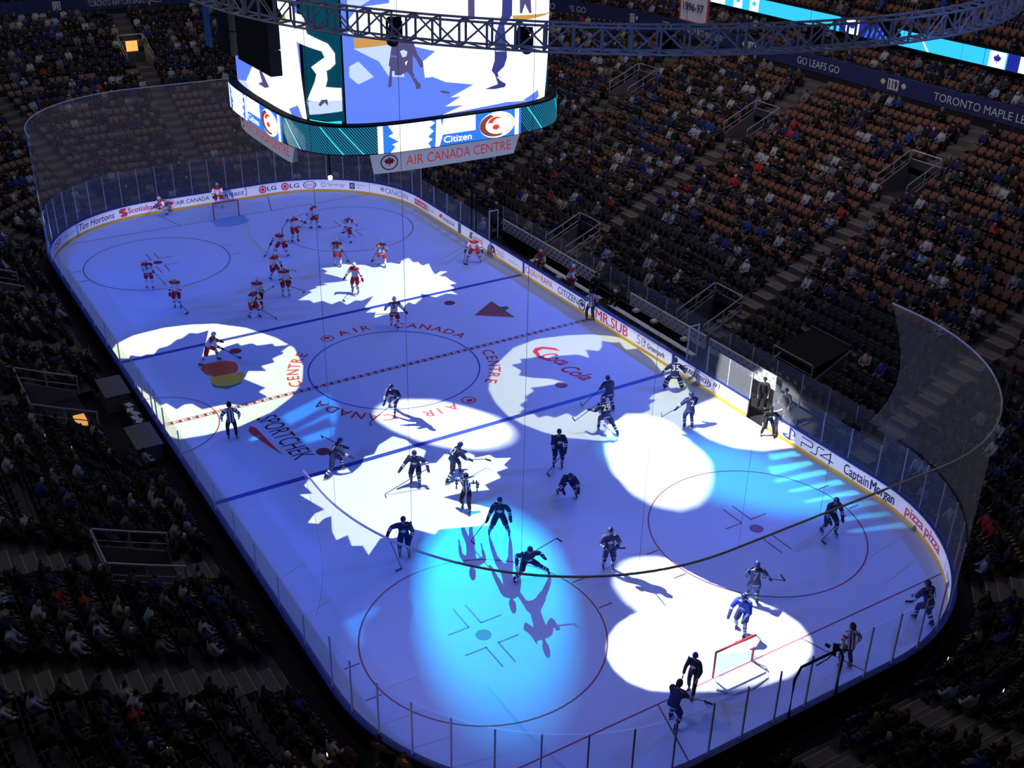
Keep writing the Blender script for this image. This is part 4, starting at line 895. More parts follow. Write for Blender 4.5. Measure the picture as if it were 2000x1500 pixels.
# hanging banner
bn = thing('hanging_banner', 'white championship banner with red edges hanging above the truss', 'banner', at_y(1353, 44, -29))
wb = (at_y(1381, 40, -29)-at_y(1326, 44, -29)).length
cloth = MB(); n = 10
cloth.add([(-(wb/2)+wb*i/n, .04*math.sin(i*1.3), z) for i in range(n+1) for z in (0., 3.2)], [(2*i, 2*i+2, 2*i+3, 2*i+1) for i in range(n)]); cl = cloth.build('cloth', mat('banner_white', (.55, .56, .62), .8), bn)
m = MB(); m.box((wb/2-.06, -.03, 1.6), (.09, .16, 3.2)); m.box((-wb/2+.06, -.03, 1.6), (.09, .16, 3.2)); m.box((0, .06, .04), (wb, .03, .06)); m.build('red_edge', REDT, bn)
m = MB(); v, f, wd = text2d('1996-97', 0, .02); m.add([(wb*.36-a*wb*.72/wd, .09, .75+b*.5) for a, b in v], f); m.build('banner_lettering', DKT, bn)
m = MB(); v, f, wd = text2d('1995-96', 0, .02); m.add([(wb*.36-a*wb*.72/wd, .09, 1.7+b*.5) for a, b in v], f); m.build('banner_lettering', DKT, bn)
MB().tube([(0, 0, 3.2), (0, 0, 6)], .02, 4).build('hanging_cable', STEEL, bn)
# ------------------------------------------------------------------ bodies grown over a joint skeleton
TMP = bpy.data.scenes.new('workshop')
def skin(chains, sub=1, root=0):
    """chains: list of lists of (point, rx, ry); points that coincide are shared"""
    pts, rad, ed, key = [], [], [], {}
    def idx(p, rx, ry):
        k = tuple(round(c, 4) for c in p)
        if k not in key: key[k] = len(pts); pts.append(tuple(p)); rad.append((rx, ry))
        return key[k]
    for ch in chains:
        ids = [idx(*c) for c in ch]; ed += [(a, b) for a, b in zip(ids, ids[1:]) if a != b]
    me = bpy.data.meshes.new('skeleton'); me.from_pydata(pts, ed, []); o = bpy.data.objects.new('skeleton', me); TMP.collection.objects.link(o)
    k = o.modifiers.new('skin', 'SKIN'); k.use_smooth_shade = True
    for i, v in enumerate(me.skin_vertices[0].data): v.radius = rad[i]; v.use_root = (i == root)
    if sub: sm = o.modifiers.new('sub', 'SUBSURF'); sm.levels = sub; sm.render_levels = sub
    vl = TMP.view_layers[0]; vl.update(); dg = vl.depsgraph
    out = bpy.data.meshes.new_from_object(o.evaluated_get(dg)); bpy.data.objects.remove(o); bpy.data.meshes.remove(me)
    return out
def sample(a, b, ra, rb, n):
    a, b = Vector(a), Vector(b)
    return [(a.lerp(b, i/n), ra[0]+(rb[0]-ra[0])*i/n, ra[1]+(rb[1]-ra[1])*i/n) for i in range(n+1)]
def chain(*segs):
    """segs: point, (rx,ry), n, point, (rx,ry), n, ..."""
    out = [(Vector(segs[0]), *segs[1])]; i = 2
    p, r = segs[0], segs[1]
    while i < len(segs):
        n, q, rq = segs[i:i+3]; out += sample(p, q, r, rq, n)[1:]; p, r = q, rq; i += 3
    return out
def mats_on(me, mats, fn=None):
    for m in mats: me.materials.append(m)
    n = len(me.polygons); me.polygons.foreach_set('use_smooth', [True]*n)
    if fn: me.polygons.foreach_set('material_index', [fn(p.center) for p in me.polygons])
    return me
def seg_t(p, a, b):
    d = b-a; t = max(0, min(1, (p-a).dot(d)/d.dot(d))); return (p-(a+d*t)).length, t
def ik(a, b, l1, l2, pole):
    a, b = Vector(a), Vector(b); d = b-a; L = min(d.length, (l1+l2)*.999); dn = d.normalized()
    x = (l1*l1-l2*l2+L*L)/(2*L); h = math.sqrt(max(l1*l1-x*x, 0)); pl = Vector(pole); pl -= dn*pl.dot(dn); pl.normalize()
    return a+dn*x+pl*h
SKIN_ = mat('skin', (.42, .25, .18), .6); HAIRD = mat('hair_dark', (.02, .014, .01), .8); NAVYJ = mat('jersey_navy', (.014, .022, .095), .75)
WHJ = mat('jersey_white', (.74, .75, .78), .75); REDJ = mat('jersey_red', (.55, .02, .025), .75); BLK = mat('kit_black', (.012, .012, .016), .7)
ROYAL = mat('jersey_royal', (.02, .05, .42), .75); SKATE = mat('skate_black', (.02, .02, .022), .4); BLADE = mat('blade_steel', (.6, .62, .66), .25, metal=.8)
ORG = mat('armband_orange', (.8, .12, .01), .7); STICKD = mat('stick_dark', (.03, .03, .035), .5); STICKW = mat('stick_tape_white', (.6, .6, .62), .6); HLM_N = mat('helmet_navy', (.015, .025, .12), .3); HLM_W = mat('helmet_white', (.75, .75, .78), .3)
PADW = mat('pad_white', (.7, .7, .72), .6)
POSES = dict(
    stand=dict(hz=1.0, lean=7, aL=(.03, .17), aR=(-.03, -.17), hL=(.3, .24, .98), hR=(.3, -.26, .95)),
    glide=dict(hz=.92, lean=24, aL=(.18, .2), aR=(-.18, -.2), hL=(.45, .2, .92), hR=(.42, -.34, .9)),
    strideL=dict(hz=.86, lean=36, aL=(.28, .14), aR=(-.55, -.42), hL=(.5, .3, .95), hR=(.55, -.3, .85)),
    strideR=dict(hz=.86, lean=36, aL=(-.55, .42), aR=(.28, -.14), hL=(.55, .3, .85), hR=(.5, -.3, .95)),
    low=dict(hz=.72, lean=58, aL=(.1, .34), aR=(-.25, -.36), hL=(.6, .3, .62), hR=(.55, -.3, .6)),
    goalie=dict(hz=.86, lean=26, aL=(.05, .42), aR=(.05, -.42), hL=(.35, .48, .85), hR=(.35, -.5, .85)),
    lunge=dict(hz=.72, lean=30, aL=(.55, .25), aR=(-.75, -.25), hL=(.5, .35, .95), hR=(.2, -.5, .95)),
    point=dict(hz=.96, lean=12, aL=(.05, .18), aR=(-.05, -.18), hL=(.25, .62, 1.2), hR=(.3, -.3, .95)),
    sit=dict(hz=.62, lean=22, aL=(.42, .2), aR=(.42, -.2), hL=(.42, .2, .72), hR=(.42, -.2, .72)),
)
def figure(name, label, kit, loc, az, pose='stand', number=None, group=None, z0=0., stick=None, helmet=None, **ov):
    P = dict(POSES[pose]); P.update(ov)
    t = thing(name, label, 'person', (loc[0], loc[1], z0), az, group)
    skates = kit in 'LHGR' or kit == 'B'
    if skates or kit == 'R': t.scale = (1.1, 1.1, 1.1)
    hz = P['hz']; ln = math.radians(P['lean']); ah = .15 if skates else .1
    hip = Vector((-.18*math.sin(ln)*1.2, 0, hz)); up = Vector((math.sin(ln), 0, math.cos(ln)))
    waist = hip+up*.16; chest = hip+up*.38; neck = hip+up*.54
    hup = (up+Vector((0, 0, 1.2))).normalized(); head = neck+hup*.20; crown = neck+hup*.33
    J = {}
    big = 1.0 if kit in 'LHGB' else .85
    for sd, s in (('L', 1), ('R', -1)):
        ax, ay = P['a'+sd]; ank = Vector((ax, ay, ah)); hp = hip+Vector((0, s*.11, -.03))
        knee = ik(hp, ank, .45, .44, (1, s*.15, 0)); sh = hip+up*.47+Vector((0, s*.2*big, 0)); hand = Vector(P['h'+sd])
        if (hand-sh).length > .6: hand = sh+(hand-sh).normalized()*.6
        elb = ik(sh, hand, .31, .29, (-.5, s*.9, -.5)); J[sd] = (hp, knee, ank, sh, elb, hand)
    nose = head+Vector((hup.z, 0, -hup.x))*.085
    # one continuous body: trunk, neck, head, arms, legs, feet
    ch = [chain(hip, (.11, .09), 2, waist, (.105, .085), 2, chest, (.11, .08), 1, neck-up*.04, (.055, .055), 1, neck+hup*.05, (.055, .06), 1, head-hup*.07, (.065, .07), 1, head, (.085, .095), 1, head+hup*.08, (.075, .085), 1, crown-hup*.02, (.04, .045))]
    ch.append([(head-hup*.07, .065, .07), (head-hup*.075+Vector((.06, 0, 0)), .035, .03)])
    for sd, s in (('L', 1), ('R', -1)):
        hp, knee, ank, sh, elb, hand = J[sd]; toe = ank+Vector((.1, s*.01, -ah+.085)); hd = (hand-elb).normalized()
        ch.append([(hip, .11, .09)]+chain(hp, (.085, .085), 2, knee, (.055, .055), 2, ank, (.04, .04), 1, toe, (.022, .022)))
        ch.append([(chest, .11, .08)]+chain(sh, (.05, .05), 2, elb, (.042, .042), 2, hand, (.032, .028), 1, hand+hd*.07, (.035, .022)))
        for q in (-.024, 0, .024): ch.append([(hand+hd*.07, .035, .022), (hand+hd*.12+Vector((0, q*1.3, -.01)), .012, .012), (hand+hd*.15+Vector((0, q*1.4, -.03)), .009, .009)])
        ch.append([(hand+hd*.03, .03, .026), (hand+hd*.06+Vector((0, -s*.05, 0)), .011, .011)])
    link('body', mats_on(skin(ch, 1), [SKIN_]), t)
    b = big
    # jersey
    hem = hip-up*.13
    segs = []
    jc = [chain(hem, (.215*b, .17*b), 2, waist, (.2*b, .155*b), 3, chest, (.225*b, .17*b), 2, neck-up*.01, (.1, .1))]
    for sd in 'LR':
        hp, knee, ank, sh, elb, hand = J[sd]; wr = hand-(hand-elb).normalized()*.03
        jc.append([(chest, .225*b, .17*b)]+chain(sh, (.12*b, .115*b), 5, elb, (.085*b, .085*b), 5, wr, (.068*b, .068*b))); segs.append((sh, elb, wr))
    def jf(p):
        d0 = min([(seg_t(p, hem, neck)[0]-.11, -1, seg_t(p, hem, neck)[1])]+[(seg_t(p, a, e)[0], 0, seg_t(p, a, e)[1]) for a, e, w_ in segs]+[(seg_t(p, e, w_)[0], 1, seg_t(p, e, w_)[1]) for a, e, w_ in segs])
        k, tt = d0[1], d0[2]
        if kit == 'L': return 1 if ((k == -1 and (.03 < tt < .12 or .2 < tt < .24)) or (k == 1 and (.1 < tt < .3 or .45 < tt < .6))) else 0
        if kit == 'B': return 1 if (k == -1 and .06 < tt < .12) or (k == 1 and .2 < tt < .4) else 0
        if kit in 'HG': return 2 if ((k == -1 and (tt > .87 or .1 < tt < .17)) or (k == 0 and tt < .18) or (k == 1 and .3 < tt < .5)) else (3 if (k == -1 and .17 < tt < .2) or (k == 1 and .5 < tt < .6) else 0)
        if kit == 'R':
            if k >= 0: return 4 if (k == 0 and .55 < tt < .8 and 'armband' in P) else int(math.floor(tt/.22)) % 2
            return int(math.floor(p.y/.052)) % 2
        return 0
    base = {'L': NAVYJ, 'B': ROYAL, 'H': WHJ, 'G': WHJ, 'R': WHJ, 'D': mat('jacket_black', (.018, .018, .022), .8), 'S': mat('suit_charcoal', (.03, .03, .035), .8)}[kit]
    jm = skin(jc, 2 if kit != 'S' else 1)
    link('jersey' if kit in 'LHGRB' else 'jacket', mats_on(jm, [base, WHJ if kit != 'R' else BLK, REDJ, BLK, ORG], jf), t)
    # trousers
    pc = []
    for sd in 'LR':
        hp, knee, ank = J[sd][:3]; full = kit in 'RDS'
        q = [(hip, .17*b, .15*b)]+chain(hp, (.135*b, .14*b), 3, knee, (.115 if not full else .085, .12 if not full else .085))
        if full: q += chain(knee, (.085, .085), 3, ank+Vector((0, 0, .03)), (.07, .07))[1:]
        pc.append(q)
    pc.append([(hip, .17*b, .15*b), (waist, .15*b, .13*b)])
    pm = {'L': NAVYJ, 'B': NAVYJ, 'H': REDJ, 'G': REDJ, 'R': BLK, 'D': BLK, 'S': BLK}[kit]
    ln0, ln1 = J['L'][0], J['L'][1]
    link('trousers', mats_on(skin(pc, 1), [pm]), t)
    for sd, s in (('L', 1), ('R', -1)):
        hp, knee, ank, sh, elb, hand = J[sd]
        if kit in 'LHGB':
            gl = pose == 'goalie' or kit == 'G'
            r1, r2 = (.135, .12) if gl else (.092, .062)
            sm = skin([chain(knee+(hp-knee)*.08, (r1, r1), 4, knee.lerp(ank, .5), (r1*.92, r1*.92), 4, ank+Vector((0, 0, .0)), (r2, r2))], 1)
            k0 = knee; a0 = ank
            fn = (lambda p: 1 if (.28 < seg_t(p, k0, a0)[1] < .4 or (kit in 'LB' and .56 < seg_t(p, k0, a0)[1] < .68)) else 0)
            mm = {'L': [NAVYJ, WHJ], 'B': [WHJ, ROYAL], 'H': [WHJ, REDJ], 'G': [PADW, REDJ]}[kit]
            link('leg_pad' if gl else 'sock', mats_on(sm, mm, fn), t)
            hd = (hand-elb).normalized()
            gm = skin([chain(hand-hd*.11, (.066, .066), 2, hand+hd*.02, (.06, .05), 1, hand+hd*.09+Vector((0, 0, -.01)), (.062, .045), 1, hand+hd*.16+Vector((0, 0, -.035)), (.055, .036)), [(hand+hd*.02, .06, .05), (hand+hd*.06+Vector((0, -s*.07, 0)), .025, .025)]], 1)
            link('glove', mats_on(gm, [{'L': NAVYJ, 'B': NAVYJ, 'H': BLK, 'G': BLK}[kit]]), t)
        m = MB(); yaw = math.atan2(s*.18, 1)
        foot = ank+Vector((.06, 0, -ah+(.095 if skates else .05)))
        sk_ = skin([[(ank+Vector((-.02, 0, .02)), .06, .055), (ank+Vector((-.02, 0, -.04)), .055, .05), (ank+Vector((.06, 0, -.055 if skates else -.05)), .045, .04), (ank+Vector((.17, 0, -.06 if skates else -.06)), .045, .035)]], 1)
        so = link('skate' if skates else 'shoe', mats_on(sk_, [SKATE if kit != 'H' else SKATE]), t)
        if skates:
            MB().box((ank.x+.06, ank.y, .022), (.29, .008, .044)).box((ank.x-.02, ank.y, .06), (.05, .03, .05)).box((ank.x+.15, ank.y, .06), (.05, .03, .05)).build('skate_blade', BLADE, so)
    hm = helmet or {'L': HLM_N, 'B': HLM_N, 'H': HLM_W, 'G': HLM_W, 'R': BLK}.get(kit)
    fx = Vector((hup.z, 0, -hup.x))
    m = MB(); vs = []; nn = 12
    for i in range(6):
        ph = PI/2*i/5
        for k in range(nn):
            a = 2*PI*k/nn; r = math.cos(ph)
            vs.append(head-hup*.015+fx*(.125*r*math.cos(a)-.01)+Vector((0, 1, 0))*(.108*r*math.sin(a))+hup*(.145*math.sin(ph)-(.07 if (i == 0 and math.cos(a) < .3) else 0)))
    m.add(vs, [(i*nn+k, i*nn+(k+1) % nn, (i+1)*nn+(k+1) % nn, (i+1)*nn+k) for i in range(5) for k in range(nn)])
    m.build('helmet' if hm else 'hair', hm or HAIRD, t, smooth=True)
    if skates and kit != 'R':
        MB().add([head+fx*.115+Vector((0, y, 0))+hup*z for z in (.0, -.05) for y in (-.07, 0, .07)], [(0, 1, 4, 3), (1, 2, 5, 4)]).build('visor', GLASS, t)
    Mt = Matrix((Vector((0, -1, 0)), up, -fx if False else Vector((-up.z, 0, up.x)))).transposed()
    if number:
        v, f, wd = text2d(number, 0, .02); h = .27; k = h
        m = MB(); c = hip+up*.22
        m.add([c+Vector((0, -1, 0))*((a-wd/2)*k)+up*(q*k)+Vector((-up.z, 0, up.x))*(.195*b) for a, q in v], f)
        m.build('back_number', WHJ if kit in 'LB' else BLK, t)
    if kit in 'LBD':
        m = MB(); c = hip+up*.3
        m.add([c+Vector((0, 1, 0))*(x*.13)+up*(y*.13)+Vector((up.z, 0, -up.x))*(.188*b) for x, y in LEAF], poly2d(LEAF)[1]); m.build('chest_emblem', WHJ, t)
    if kit == 'D':
        m = MB(); c = hip+up*.34
        m.add([c+Vector((0, -1, 0))*(x*.11)+up*(y*.11)+Vector((-up.z, 0, up.x))*(.175*b) for x, y in LEAF], poly2d(LEAF)[1]); m.build('back_emblem', WHJ, t)
    if stick:
        # stick: (blade x, blade y) local on the ice, held through one or both hands
        bx, by, which = stick[0], stick[1], stick[2]
        Mw = Matrix.Translation((loc[0], loc[1], z0)) @ Matrix.Rotation(az, 4, 'Z')
        hands = [J[c][5] for c in which]; bl = Vector((bx, by, stick[3] if len(stick) > 3 else .04))
        top = hands[-1]; dr = (top-bl).normalized(); end = bl+dr*max(1.35, (top-bl).length+.08)
        so = thing('hockey_stick', ' '.join(('stick of the '+label).split()[:16]), 'hockey stick', (loc[0], loc[1], z0), az); so.scale = t.scale
        MB().tube([bl, end], .016, 5).build('shaft', STICKD, so)
        bd = Vector((-dr.y, dr.x, 0)); bd = bd.normalized() if bd.length > .01 else Vector((0, 1, 0))
        if bd.x < 0: bd = -bd
        m = MB(); q = [bl-Vector((0, 0, .035)), bl+bd*.15-Vector((0, 0, .03)), bl+bd*.3+Vector((0, 0, 0))]
        vs = []
        for p in q: vs += [p+Vector((0, 0, -.0)), p+Vector((0, 0, .075)), p+Vector((.012, .012, .075)), p+Vector((.012, .012, 0))]
        m.add(vs, [(4*k+j, 4*k+(j+1) % 4, 4*k+4+(j+1) % 4, 4*k+4+j) for k in range(2) for j in range(4)]+[(0, 1, 2, 3), (8, 9, 10, 11)]); m.build('blade', BLK, so)
    return t
def rel(a): return YAW+math.radians(a)
def sk(kit, px, py, r, pose, label, number=None, stick=None, z=0., name=None, **k):
    p = at_z(px, py, z+.02)
    return figure(name or ('referee' if kit == 'R' else 'hockey_player'), label, kit, (p.x, p.y), rel(r), pose, number, None, z, stick, **k)
ST_F = (1.1, .25, 'LR'); ST_R = (.9, -.75, 'LR'); ST_L = (.9, .75, 'LR')
# visiting team in white jerseys, far half
sk('G', 322, 417, 150, 'low', 'player in white crouching against the far boards beside the bank advert', stick=(1.0, -.7, 'R'))
sk('H', 428, 404, 200, 'glide', 'player in white leaning on the back of the far goal')
sk('H', 617, 446, 60, 'glide', 'white-jersey player skating alone at the top of the far right circle', stick=(.9, .5, 'LR'))
sk('H', 681, 468, -20, 'strideL', 'white-jersey player number 4 leaning left inside the far right circle', '4', stick=(.8, .9, 'L'))
sk('H', 576, 471, 220, 'point', 'white-jersey player with one arm raised behind the big goalkeeper', hR=(.2, -.5, 1.55))
sk('G', 551, 498, 170, 'goalie', 'goalkeeper in white jersey and red pads standing among the far group', stick=(.3, -.9, 'R'))
sk('H', 660, 521, 0, 'stand', 'white-jersey player number 18 seen from behind above the far leaf light', '18', stick=(.7, -.6, 'LR'))
sk('H', 746, 521, 10, 'glide', 'white-jersey player number 22 leaning over at the top of the far leaf light', '22', stick=(.8, .6, 'L'))
sk('H', 695, 572, 170, 'stand', 'white-jersey player facing us inside the far leaf light', stick=(1.15, -.4, 'RL'), hL=(.25, .5, 1.0), hR=(.35, -.55, .95))
sk('H', 537, 545, 230, 'glide', 'white-jersey player directly in front of the red goalkeeper', stick=(1.0, .7, 'LR', .6))
sk('H', 559, 578, 200, 'stand', 'white-jersey player with stick held out right, below the red goalkeeper', stick=(.9, .9, 'LR', .55))
sk('H', 507, 602, 190, 'stand', 'white-jersey player at the group\'s left edge with stick raised', stick=(.5, .9, 'L', 1.5))
sk('H', 496, 619, 235, 'glide', 'white-jersey player lowest of the left-hand pair near the blue line', stick=(1.0, .6, 'LR'))
sk('H', 293, 564, 10, 'stand', 'white-jersey player standing by the far left faceoff dot', '5', stick=(.4, -.8, 'LR'))
sk('H', 348, 600, 180, 'stand', 'white-jersey player just outside the far left circle, stick out right', stick=(.7, .75, 'LR'))
sk('H', 771, 640, 0, 'glide', 'white-jersey player number 5 on the letters above the centre circle', '5', stick=(.5, 1.15, 'LR', .5), hL=(.3, .5, .95), hR=(.1, -.6, .9))
sk('H', 414, 706, 280, 'strideL', 'white-jersey player striding right inside the left leaf light', stick=(1.2, .3, 'R'))
sk('G', 926, 510, 180, 'goalie', 'goalkeeper in white standing by the far right boards under the dark post', stick=(.5, -.6, 'R'))
p = at_y(1057, 545, -14.3); figure('hockey_player', "white-jersey player sitting at the far end of the visitors' bench", 'H', (p.x, -14.3), PI/2+.4, 'sit', None, None, 0.)
p = at_y(1104, 575, -13.15); figure('hockey_player', 'white-jersey player number 53 climbing over the boards by the bench', 'H', (p.x, -13.45), -2.2, 'glide', '53', None, .35)
# officials
sk('R', 1152, 627, 15, 'stand', 'striped official standing against the boards at the red line', hL=(.1, .34, .95), hR=(.1, -.34, .95))
sk('R', 455, 858, 20, 'stand', 'striped official with back turned on the left near the sponsor lettering', hL=(.12, .36, 1.0), hR=(.12, -.36, 1.0))
sk('R', 911, 996, 165, 'glide', 'striped official skating towards us in the big white leaf light', hL=(-.05, .42, 1.05), hR=(-.05, -.42, 1.05), lean=10)
sk('R', 1651, 1305, 20, 'stand', 'official with orange armbands behind the near goal by the camera', armband=True, hL=(.1, .36, .95), hR=(.1, -.36, .95))
# home team in navy jerseys, near half
sk('L', 1315, 762, 0, 'goalie', 'navy goalkeeper number 35 with back turned by the right boards', '35')
sk('L', 1344, 836, 15, 'stand', 'navy player number 2 at the left edge of the gate light', '2', stick=(.35, 1.15, 'L', .55), hL=(.2, .6, .95))
sk('L', 1187, 800, 30, 'glide', 'navy player standing behind number 29 on the blue line', stick=(.8, .9, 'L'))
sk('L', 1180, 842, 20, 'strideL', 'navy player number 29 under the dark leaf shadow on the right', '29', stick=(.3, 1.3, 'L', .6), hL=(.3, .6, 1.05))
sk('L', 770, 806, 165, 'strideL', 'navy player gliding out of the bottom of the centre circle', stick=(1.2, -.7, 'RL'), hR=(.6, -.25, .75))
sk('L', 657, 922, -70, 'strideL', 'navy player number 51 striding right on the near blue line', '51', stick=(-.5, .2, 'L', 1.75))
sk('L', 812, 946, 175, 'glide', 'navy player facing us in the leaf light, stick to the left', stick=(.9, -1.1, 'RL'), hL=(.2, .55, .95), hR=(.35, -.55, .9))
sk('L', 889, 930, -65, 'strideL', 'navy player number 12 gliding right across the leaf light', '12', stick=(1.4, .1, 'LR', .45))
sk('L', 1089, 911, 190, 'stand', 'navy player standing alone between the white pools', stick=(.5, -.55, 'RL'))
sk('L', 1108, 968, 190, 'low', 'navy player bending low right of the leaf light')
sk('L', 790, 1086, 185, 'stand', 'navy player with long stick behind the hanging pipe at lower left', stick=(.75, -.1, 'R'), hR=(.2, -.58, 1.15), lean=14)
sk('L', 975, 1044, 180, 'glide', 'navy player facing us at the top of the blue spot', stick=(.55, -1.05, 'R', .1), aL=(0, .38), aR=(0, -.38), lean=10, hR=(.2, -.45, .85), hL=(.1, .42, .85))
sk('L', 1030, 1127, 200, 'lunge', 'navy player stretching one leg at the right edge of the blue spot', stick=(-.3, 1.2, 'LR', 1.25), aL=(.0, .8), aR=(.1, -.55), hL=(.3, .5, 1.0))
sk('L', 1187, 1110, 185, 'stand', 'navy player casting a shadow into the upper white pool', stick=(.1, .25, 'L', 1.0), hL=(.3, .2, 1.15), hR=(.3, -.15, 1.1))
sk('L', 1617, 1040, 200, 'glide', 'navy player alone near the right boards beneath the light bars', stick=(.4, -.55, 'RL'))
sk('L', 1468, 1180, 5, 'stand', 'navy player number 71 at the right edge of the upper pool', '71', stick=(.3, -1.2, 'R', .75), hR=(.15, -.6, .95))
sk('B', 1446, 1233, 150, 'glide', 'player in brightly lit royal blue in front of the near goal')
sk('D', 1350, 1353, 150, 'stand', 'dark-clothed player with blue helmet beside the near goal', helmet=HLM_N, aL=(.25, .15), aR=(-.15, -.15))
sk('L', 1313, 1416, -40, 'glide', 'hooded dark player with long stick closest to the near glass', stick=(1.5, -.2, 'LR'), hL=(.5, .1, .95), hR=(.55, -.25, .85), helmet=BLK)
sk('L', 1802, 1216, 25, 'glide', 'navy player number 51 skating along the near right corner', '51', aL=(.25, .12), aR=(-.3, -.14), stick=(1.0, -.5, 'LR'))
sk('D', 1498, 850, 175, 'glide', 'person in black with a leaf emblem stepping from the gate onto the ice', aL=(.05, .32), aR=(.05, -.3), hL=(.3, .45, 1.0))
# people at the gate and benches
for px, y, az, lb in ((1485, -13.9, 2.4, 'person in dark suit standing just inside the open gate'), (1529, -14.0, 2.2, 'person in dark suit leaning behind the gate glass'), (1517, -13.6, 2.6, 'smaller person in black beside the leaning suit at the gate')):
    p = at_y(px, 815 if px > 1500 else 810, y); figure('bench_staff', lb, 'S', (p.x, y), az, 'stand', z0=.15 if 'smaller' not in lb else -.25)
for px, py, y, lb in ((1164, 560, -14.5, 'person in dark suit standing at the end of the benches by the red line'), (1203, 590, -14.7, 'person in white cap seated between the two benches')):
    p = at_y(px, py, y); figure('bench_staff', lb, 'S' if 'suit' in lb else 'D', (p.x, y), 1.9, 'stand' if 'suit' in lb else 'sit', z0=.1, helmet=HLM_W if 'cap' in lb else None)

# ------------------------------------------------------------------ benches, scorers' area, gate details
def bench(xa, xb, label):
    t = thing('players_bench', label, 'bench', ((xa+xb)/2, -14.35, 0)); n = xb-xa
    MB().box((0, 0, .52), (n, .34, .07)).build('plank', WHITE, t)
    for k in range(int(n/1.4)+1): MB().box((-n/2+.2+k*(n-.4)/int(n/1.4), 0, .25), (.06, .25, .5)).build('support', ALU, t)
bench(1.2, 8.6, "long white visitors' bench behind the boards")
bench(-7.6, .2, "long white home team bench behind the boards")
DOT = mat('backdrop_logo', (.04, .05, .22), .6)
for xa, xb, lb in ((2.3, 13.6, "white sponsor backdrop behind the visitors' bench"), (-7.7, -.9, 'white sponsor backdrop behind the home bench, farther part'), (-13.2, -8.0, 'white sponsor backdrop behind the home bench, nearer part by the gate')):
    t = thing('bench_backdrop', lb, 'backdrop', ((xa+xb)/2, -15.0, 0)); n = xb-xa
    MB().box((0, 0, 1.2), (n, .08, .78)).build('panel', WHITE, t)
    MB().box((0, 0, .4), (n, .06, .8)).build('lower_wall', BLACKP, t)
    m = MB(); k = 0; x = -n/2+.2
    while x < n/2-.15:
        for r in range(3):
            if (k+r) % 2 == 0: m.box((x, .045, .95+r*.24), (.16, .01, .12))
        x += .24; k += 1
    m.build('logo_pattern', DOT if 'home' not in lb else mat('backdrop_logo_pale', (.3, .33, .5), .6), t)
m = MB(); m.box((0, 0, 0), (.01, .01, .01))
gl = thing('bench_glass', 'tall glass wall behind the team benches', 'glass wall')
x = 14.2
while x > -20.5:
    MB().box((x-.9, -15.35, 1.55), (1.76, .015, 1.5)).build('glass_pane', GLASS, gl); MB().box((x, -15.35, 1.5), (.04, .04, 1.5)).build('glass_post', ALU, gl); x -= 1.8
    
for xx, lb in ((12.0, 'tall white glass post at the far end of the benches'), (-8.6, 'tall white glass post at the near end of the home bench')):
    t = tag(MB().box((xx, -12.95, 2.0), (.07, .07, 2.0)).box((xx, -13.6, 2.0), (.05, .05, 2.0)).box((xx, -13.3, 2.95), (.05, .7, .05)).build('glass_support_frame', ALU), lb, 'post')
t = tag(MB().box((14.45, -13.02, 2.35), (.14, .14, 2.7)).box((13.85, -13.02, 2.35), (.14, .14, 2.7)).box((14.15, -13.02, 3.65), (.7, .14, .1)).build('dark_glass_frame', BLACKP), 'dark tall frame rising from the right boards above the far goalkeeper', 'frame')
for x, lb in ((8.0, "white tray on the far end of the visitors' bench"), (5.0, "white towel stack on the visitors' bench"), (-1.9, 'white folder lying behind the home bench'), (-3.6, 'white board leaning behind the home bench'), (-6.3, 'white box behind the near end of the home bench')):
    m = MB(); m.box((0, 0, .0), (.5 if 'tray' in lb else .32, .35, .12)); m.box((0, 0, .08), (.4 if 'tray' in lb else .22, .28, .05)); o = m.build('bench_item', WHITE); o.location = (x, -14.68 if x < 4 else -13.9, .88 if x < 4 else .62)
    tag(o, lb, 'bench item')
# scorers' table and penalty boxes on the left
for xa, xb, lb in ((2.2, 4.3, 'grey partition wall of the far penalty box on the left'), (-3.4, -1.2, 'grey partition wall of the near penalty box on the left')):
    t = thing('penalty_box_partition', lb, 'partition', ((xa+xb)/2, 13.9, 0)); MB().box((0, 0, .55), (xb-xa, 1.1, .9)).build('counter', mat('box_grey', (.12, .125, .14), .7), t); MB().box((0, .0, 1.02), (xb-xa+.1, 1.2, .05)).build('counter_top', mat('box_top', (.2, .2, .22), .6), t)
t = thing('scorers_table', "long dark timekeepers' table behind the left glass", 'table', (.5, 13.6, 0))
MB().box((0, 0, .74), (3.2, .6, .05)).build('tabletop', WALLD, t)
for dx in (-1.5, 1.5): MB().box((dx, 0, .36), (.06, .5, .72)).build('leg', BLACKP, t)
for k, (dx, dy, a) in enumerate(((.9, .0, .3), (.35, .1, -.2), (-.1, -.05, .5), (-.5, .08, .1), (-.9, 0, -.4))):
    o = MB().box((0, 0, 0), (.42, .3, .012)).box((.02, .01, .012), (.38, .27, .01)).build('score_sheet', WHITE); o.location = (.5+dx, 13.6+dy, .785); o.rotation_euler = (0, 0, a)
    tag(o, 'white paper sheet on the timekeepers table, %s from the far end' % ordn[k], 'paper', 'papers on the timekeepers table')
